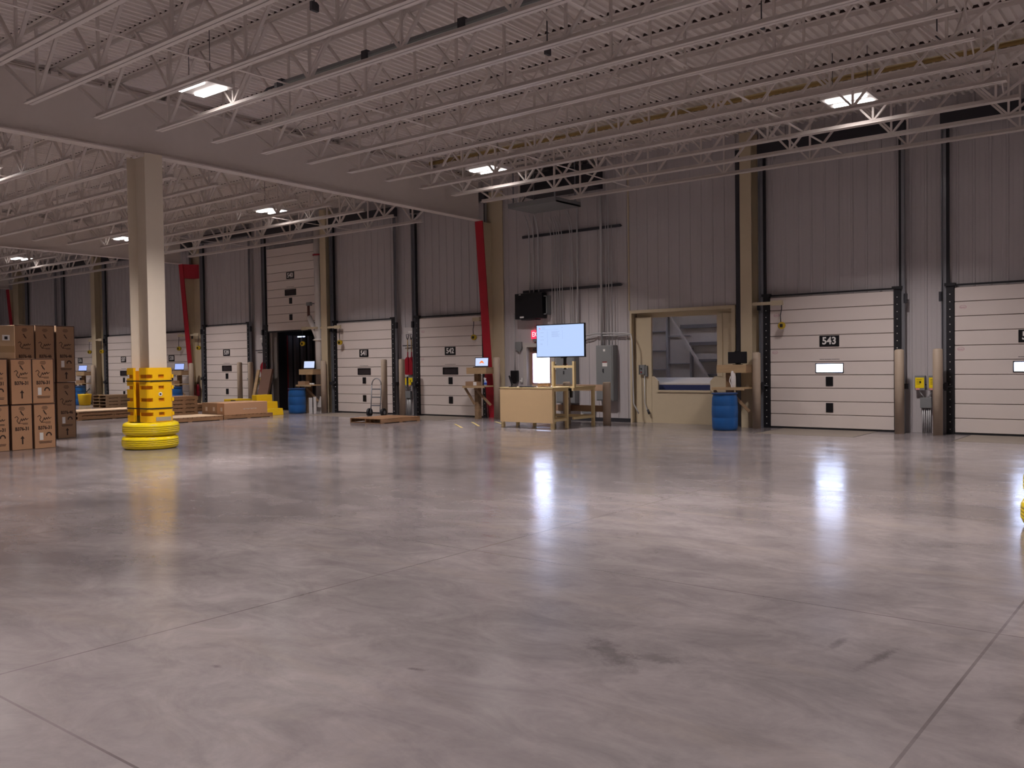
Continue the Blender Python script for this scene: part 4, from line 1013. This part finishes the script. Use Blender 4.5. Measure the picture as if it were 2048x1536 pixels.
for (x0, z0, n_, ln) in ((-0.56, 0.745, 1, 0.14), (-0.54, 0.715, 1, 0.1), (-0.6, 0.62, 1, 0.13), (-0.6, 0.52, 1, 0.11), (-0.6, 0.44, 1, 0.13), (-0.6, 0.35, 2, 0.1), (-0.25, 0.64, 6, 0.25), (0.05, 0.73, 1, 0.05)):
    for k in range(n_): g.box(x0, x0 + ln * random.uniform(.7, 1), -0.006, -0.0045, z0 - 0.025 * k, z0 - 0.025 * k + 0.006)
g.box(-0.62, -0.05, -0.006, -0.0045, 0.695, 0.698); g.box(-0.38, -0.376, -0.006, -0.0045, 0.3, 0.66); g.box(0.08, 0.084, -0.006, -0.0045, 0.45, 0.68)
g.out('page_text', mat('tv_text', rgb(10, 10, 10), 0.2, emit=(0.40, 0.50, 0.78, 1), estr=0.85), sc)
G().prism([(-0.65, 0.715), (-0.59, 0.715), (-0.62, 0.75)], 'y', -0.006, -0.0045).out('red_mark', PINKM, sc)
G().box(0.06, 0.13, 0.05, 0.08, -0.3, 0.4).out('mount_arm', BLACKP, t)
G().box(0.02, 0.17, -0.01, 0.05, -0.02, 0.0).out('sensor_bar', BLACKP, t)

# items on the desk
t = thing('desk_monitor', 'black desk monitor seen edge on at the left of the desk', 'monitor', (-13.80, 17.35, 1.0), 2.25)
G().box(-0.2, 0.2, -0.02, 0.02, 0.06, 0.30).out('case', BLACKP, t, rot=(-0.3, 0, 0))
G().box(-0.12, 0.12, -0.1, 0.1, 0, 0.015).bar((0, 0.03, 0.01), (0, 0.02, 0.16), 0.05, 0.03, (0, 1, 0)).out('stand', BLACKP, t)
t = thing('computer_keyboard', 'black keyboard lying flat on the desk', 'keyboard', (-13.25, 17.25, 1.0), 0.05)
G().box(-0.22, 0.22, -0.07, 0.07, 0, 0.018).out('case', BLACKP, t)
G().box(-0.2, 0.2, -0.055, 0.055, 0.018, 0.026).out('keys', DKGREY, t)
t = thing('desk_tray', 'small brown box with papers on the desk below the door window', 'box', (-12.98, 17.55, 1.0), 0.3)
G().box(-0.14, 0.14, -0.1, 0.1, 0, 0.09).out('carton_body', CARDB, t)
G().box(-0.1, 0.12, -0.11, 0.08, 0.091, 0.10).out('papers', WHITE, t)
tag(G().tube([(-12.95, 17.3, 1.005), (-12.8, 17.25, 1.03), (-12.7, 17.35, 1.005), (-12.55, 17.3, 1.005)], 0.008).out('loose_cable', BLACKP), 'thin black cable lying on the desk', 'cable')
t = thing('power_adapter', 'white power box with cord hanging under the table top', 'power box', (-12.55, 17.98, 0.73))
G().box(-0.045, 0.045, -0.03, 0.03, 0, 0.17).out('case', WHITEP, t, bevel=0.006)
G().box(0.05, 0.1, -0.03, 0.03, 0.0, 0.2).out('socket_strip', BLACKP, t)
G().tube([(0, 0, 0), (0.03, 0, -0.12), (-0.05, 0, -0.28), (-0.14, 0, -0.25)], 0.008).out('cord', GREYB, t)
G().box(-0.03, 0.1, -0.01, 0.02, 0.17, 0.235).out('bracket', DKGREY, t)

# yellow floor marks in front of the desk
for i, (x0, y0, x1, y1) in enumerate(((-15.9, 17.5, -14.8, 16.55), (-16.0, 18.3, -14.75, 17.15), (-15.5, 18.7, -14.5, 17.9))):
    tag(G().bar((x0, y0, 0.003), (x1, y1, 0.003), 0.06, 0.004).out('floor_mark', mat('worn_yellow_paint', rgb(190, 170, 110), 0.6, var=0.2, scale=20)),
        f'worn yellow floor mark left of the desk, {ORD[i]} from left', 'floor mark', 'worn yellow floor marks')

# ------------------------------------------------------------------ chute opening
t = thing('chute_surround', 'tan steel surround with a low front panel around the chute opening', 'chute surround', (-10.62, 20.2, 0))
W = 1.42
g = G().box(-W - 0.03, -W + 0.02, -0.09, 0.2, 0, 2.92).box(W - 0.04, W + 0.06, -0.09, 0.2, 0, 2.92).box(-W + 0.02, W - 0.04, -0.09, 0.2, 2.84, 2.92)
g.out('outer_frame', TAN, t)
yP = 0.06
g = G().prism([(-1.38, 0), (-0.96, 0), (-0.96, 2.74), (-1.38, 2.74)], 'y', yP, yP + 0.06)
g.prism([(-0.955, 0), (-0.90, 0), (-0.90, 2.74), (-0.955, 2.74)], 'y', yP - 0.01, yP + 0.06)
g.out('left_panel', TAN, t)
G().prism([(0.94, 0), (1.38, 0), (1.38, 2.74), (0.94, 2.74)], 'y', yP, yP + 0.06).box(0.94, 1.08, yP - 0.02, yP, 1.2, 2.74).out('right_panel', TAN, t)
G().prism([(-0.90, 0), (0.94, 0), (0.94, 1.20), (0.86, 1.20), (0.74, 1.08), (0.74, 0.80), (-0.72, 0.80), (-0.72, 1.08), (-0.84, 1.20), (-0.90, 1.20)], 'y', yP, yP + 0.05).out('front_panel', TAN, t)
G().box(-0.74, 0.76, yP - 0.03, yP + 0.04, 0.80, 0.85).out('sill', TAN, t)
G().box(-1.38, 1.38, yP + 0.1, yP + 0.14, 2.72, 2.84).out('header_panel', TAN, t)
t = thing('chute_hopper', 'pale sheet metal hopper interior seen inside the chute opening', 'hopper', (-10.62, 20.41, 0))
YB2 = 2.3
# enclosure
xL, xR = -2.3, 1.6
g = G().box(xL - 0.05, xL, 0, YB2, 0, 3.2).box(xR, xR + 0.05, 0, YB2, 0, 3.2).box(xL, xR, YB2, YB2 + 0.05, 0, 3.2).box(xL, xR, 0.0, 1.3, 3.2, 3.25).box(xL, xR, 1.39, YB2 + 0.05, 3.2, 3.25)  # open slot added in the roof so sky light brightens the hopper
g.box(xL, xR, 0, YB2, -0.01, 0.02)
g.out('sheet_wall', HOPM, t)
def zzr(x): return x
yb = YB2
g = G()
for x, z1 in ((-1.72, 3.0), (-0.98, 1.95)): g.box(x - 0.03, x + 0.03, yb - 0.12, yb - 0.0, 0.9, z1)
for z in (2.42, 1.87, 1.34): g.box(xL, -1.75, yb - 0.10, yb, z, z + 0.03)
for z in (2.28, 1.50): g.box(-1.69, -1.01, yb - 0.08, yb, z, z + 0.025)
g.out('wall_girt', mat('hopper_girt', rgb(140, 134, 132), 0.5), t)
g = G().bar((-1.62, yb - 0.2, 2.95), (-0.35, yb - 0.2, 1.0), 0.06, 0.07, (0, 1, 0))
g.out('diagonal_edge', HOPM, t)
g = G()
for z, xa in ((2.50, -1.28), (2.02, -1.0), (1.56, -0.75), (1.16, -0.5)):
    g.box(xa, xR, yb - 0.16, yb, z, z + 0.10 - (2.5 - z) * 0.03)
g.out('sloped_rib', mat('hopper_rib', rgb(96, 90, 88), 0.6), t)
G().poly8([(-1.3, 0.1, 0.98), (0.72, 0.1, 0.98), (0.6, 0.9, 1.12), (-1.6, 0.9, 1.12), (-1.3, 0.1, 1.01), (0.72, 0.1, 1.01), (0.6, 0.9, 1.15), (-1.6, 0.9, 1.15)]).out('slanted_lid', HOPM, t)
G().box(-1.2, 0.74, 0.1, 0.14, 0.6, 0.98).out('blue_ram', BLUED, t)
t = thing('chute_control', 'grey push button box with a hanging cord on the tan chute panel', 'control box', (-11.76, 20.16, 1.2))
G().box(-0.1, 0.08, 0.02, 0.10, 0.05, 0.30).box(0.08, 0.13, 0.04, 0.10, 0.0, 0.28).out('case', GREYB, t, bevel=0.004)
for q, m_ in ((0.20, BLACKP), (0.11, REDD)): G().cyl((-0.02, 0.02, q), (-0.02, 0.005, q), 0.02, 12).out('push_button', m_, t)
G().tube([(0.05, 0.06, 0.05), (0.05, 0.06, -0.68), (0.12, 0.04, -0.85), (0.17, 0.03, -0.93)], 0.012).out('cord', CONDM, t)
G().cyl((0.15, 0.03, -0.86), (0.2, 0.03, -0.97), 0.03, 10).out('plug', DKGREY, t)

# ------------------------------------------------------------------ trim beside the wall columns
tag(G().box(-9.12, -9.02, 20.12, 20.2, 0, 6.6).out('trim_1', DKGREY), kind='structure')
tag(G().box(-12.14, -12.11, 20.17, 20.2, 2.92, 6.6).out('trim_2', TAN), kind='structure')

# ------------------------------------------------------------------ cartons at left
def print_marks(parent, w, h, code, arrow=True, label=True, x=0.0):
    """all on the +X face at local x; u runs along +Y, z up"""
    X = x + 0.002
    g = G()
    def dash(u, z, l, t_=0.008): g.box(X, X + 0.001, u - l / 2, u + l / 2, z, z + t_)
    for k, l in enumerate((0.09, 0.12, 0.12, 0.08)): dash(0, h * 0.93 - 0.02 * k, l)
    # small prancing animal mark
    z = h * 0.82
    g.prism([(-0.03, z + 0.03), (-0.01, z + 0.02), (0.01, z - 0.02), (0.035, z - 0.05), (0.03, z - 0.08), (0.005, z - 0.045), (-0.01, z - 0.04), (-0.02, z), (-0.04, z + 0.01)], 'x', X, X + 0.001)
    # script logo
    z = h * 0.64
    pts = [(-0.14, 0.06), (-0.10, 0.09), (-0.07, 0.05), (-0.10, 0.0), (-0.06, -0.06), (-0.03, 0.0), (-0.01, 0.04), (0.0, -0.01), (0.03, 0.04), (0.04, 0.0), (0.07, 0.05), (0.08, 0.01), (0.12, 0.04)]
    for a, b in zip(pts, pts[1:]): g.bar((X, a[0] * w / 0.4, z + a[1]), (X, b[0] * w / 0.4, z + b[1]), 0.001, 0.014, (0, 1, 0)) if False else g.bar((X + .0005, a[0] * w / 0.4, z + a[1]), (X + .0005, b[0] * w / 0.4, z + b[1]), 0.013, 0.001, (1, 0, 0))
    dash(0.03, z - 0.06, 0.16, 0.010); dash(0.06, z - 0.08, 0.10, 0.008)
    if arrow:
        z0 = h * 0.12 if not label or h < 1.0 else h * 0.05
        if not (label and h < 1.0):
            g.prism([(-0.014, z0), (0.014, z0), (0.014, z0 + 0.11), (0.04, z0 + 0.11), (0, z0 + 0.17), (-0.04, z0 + 0.11), (-0.014, z0 + 0.11)], 'x', X, X + 0.001)
    if label:
        zl = h * 0.30 if h > 1.0 else h * 0.24
        for k in range(9):
            an = PI * k / 8
            g.box(X, X + 0.001, 0.07 + 0.045 * math.cos(an) - 0.012, 0.07 + 0.045 * math.cos(an) + 0.012, zl + 0.03 + 0.05 * math.sin(an), zl + 0.055 + 0.05 * math.sin(an))
        dash(0.0, zl - 0.09, 0.26, 0.012); dash(0.0, zl - 0.115, 0.24, 0.012)
        G().box(X, X + 0.0015, -0.11, -0.04, zl - 0.05, zl + 0.1).out('white_label', WHITE, parent)
    g.out('printed_marks', INK, parent)
    text(code, 0.095, INK, parent, (X, 0, h * 0.455), 'box_code', 0.85, (PI / 2, 0, PI / 2), bold=0.004, depth=0.0005)
def big_box(label, x, y0, y1, z0, h, dpt, code, m, arrow=True, lab=True, group=None, lean=0.0):
    w = y1 - y0
    t = thing('carton', label, 'box', (x, (y0 + y1) / 2, z0), lean, group)
    G().box(-dpt, 0, -w / 2 + 0.004, w / 2 - 0.004, 0, h - 0.004).out('carton_body', m, t, bevel=0.008)
    print_marks(t, w, h, code, arrow, lab, 0.0)
    G().box(-dpt, 0.002, w / 2 - 0.014, w / 2 - 0.001, 0.01, h - 0.012).out('edge_strap', mat('dark_strap', rgb(58, 36, 36), 0.6), t)
    g = G().box(-0.02, 0.0025, -w / 2 + 0.004, w / 2 - 0.004, h - 0.022, h - 0.006)
    g.out('top_strap', mat('dark_strap', rgb(58, 36, 36), 0.6), t)
    return t
cols = [(6.72, 7.14), (7.15, 7.55), (7.60, 8.00), (8.02, 8.44)]
colnames = ['off-frame', 'leftmost visible', 'middle', 'right']
for ti in range(2):
    for ci, (a, b) in enumerate(cols):
        big_box(f'brown B376-31 carton in the front stack, {["lower", "upper"][ti]} row, {colnames[ci]} column' + (' showing an arrow' if ci == 2 else ''),
                -18.75 + (0.03 if (ci + ti) % 2 else 0), a, b, 0.002 + ti * 0.915, 0.91, 1.0, 'B376-31', CARD, arrow=ci in (0, 2), lab=ci in (1, 3), group='B376-31 cartons in the front stack', lean=(-0.015 if ci == 3 else 0.01))
cols2 = [(8.62, 9.04), (9.06, 9.48), (9.52, 9.94)]
for ti in range(2):
    for ci, (a, b) in enumerate(cols2):
        big_box(f'tall brown B376-46 carton in the rear stack, {["lower", "upper"][ti]} row, {["left", "middle", "right"][ci]} column', -21.0 + (0.02 if ti else 0), a, b, 0.002 + 1.305 * ti, 1.3, 1.0, 'B376-46', CARDB,
                arrow=True, lab=True, group='B376-46 cartons in the rear stack')  # rear stack's weaker light is put into its darker cardboard colour
t = thing('carton', 'lighter carton wrapped in clear tape on top of the front stack at left edge', 'box', (-18.95, 7.42, 1.83))
G().box(-0.7, 0, -0.45, 0.36, 0.0, 0.66).out('carton_body', mat('pale_cardboard', rgb(178, 150, 118), 0.5, var=0.06), t, bevel=0.01)
G().box(0.001, 0.003, 0.13, 0.27, 0.36, 0.47).out('white_label', WHITE, t)
G().box(0.0035, 0.0045, 0.17, 0.23, 0.38, 0.44).out('label_mark', INKD, t)
G().box(0.001, 0.002, -0.45, 0.36, 0.12, 0.25).out('tape_band', mat('clear_brown_tape', rgb(165, 138, 105), 0.2), t)
g = G()
pts = [(-0.1, 0.32), (-0.04, 0.45), (0.0, 0.5), (0.02, 0.42), (-0.02, 0.35), (0.05, 0.38), (0.08, 0.33)]
for a, b in zip(pts, pts[1:]): g.bar((0.003, a[0], a[1]), (0.003, b[0], b[1]), 0.014, 0.001, (1, 0, 0))
g.out('script_print', INK, t)

# portals only guide the sampling of daylight through the real window openings
for nm, x, y, z, w_, h_ in (('exit_window', -15.08, 20.34, 1.44, 0.6, 0.84), ('dock_window', -6.875, 20.13, 1.39, 0.6, 0.2), ('dock_window', -2.925, 20.13, 1.39, 0.6, 0.2)):
    la = bpy.data.lights.new(nm + '_portal', 'AREA'); la.shape = 'RECTANGLE'; la.size = w_; la.size_y = h_; la.cycles.is_portal = True
    lo = bpy.data.objects.new(nm + '_portal', la); COL.objects.link(lo); lo.location = (x, y, z); lo.rotation_euler = (-PI / 2, 0, 0)
# ------------------------------------------------------------------ world and exposure
w = bpy.data.worlds.new('sky'); scene.world = w; w.use_nodes = True
nt = w.node_tree; bg = nt.nodes['Background']
tc = nt.nodes.new('ShaderNodeTexCoord'); sp = nt.nodes.new('ShaderNodeSeparateXYZ'); cr = nt.nodes.new('ShaderNodeValToRGB')
nt.links.new(tc.outputs['Generated'], sp.inputs[0]); nt.links.new(sp.outputs[2], cr.inputs[0])
cr.color_ramp.elements[0].position = 0.0; cr.color_ramp.elements[0].color = (0.68, 0.74, 1.0, 1)
cr.color_ramp.elements[1].position = 0.5; cr.color_ramp.elements[1].color = (0.66, 0.74, 1.0, 1)
nt.links.new(cr.outputs[0], bg.inputs[0]); bg.inputs[1].default_value = 38.0

for m_ in bpy.data.materials:
    if m_.name not in ('tv_glow', 'polished_concrete'): m_.cycles.emission_sampling = 'NONE'
vs = scene.view_settings
scene.display_settings.display_device = 'sRGB'
vs.view_transform = 'Standard'; vs.look = 'None'; vs.gamma = 1.0; vs.use_curve_mapping = False
vs.exposure = 0.0
scene.cycles.max_bounces = 8; scene.cycles.diffuse_bounces = 4; scene.cycles.glossy_bounces = 4
scene.cycles.use_denoising = True
scene.cycles.sample_clamp_indirect = 4.0; scene.cycles.sample_clamp_direct = 8.0
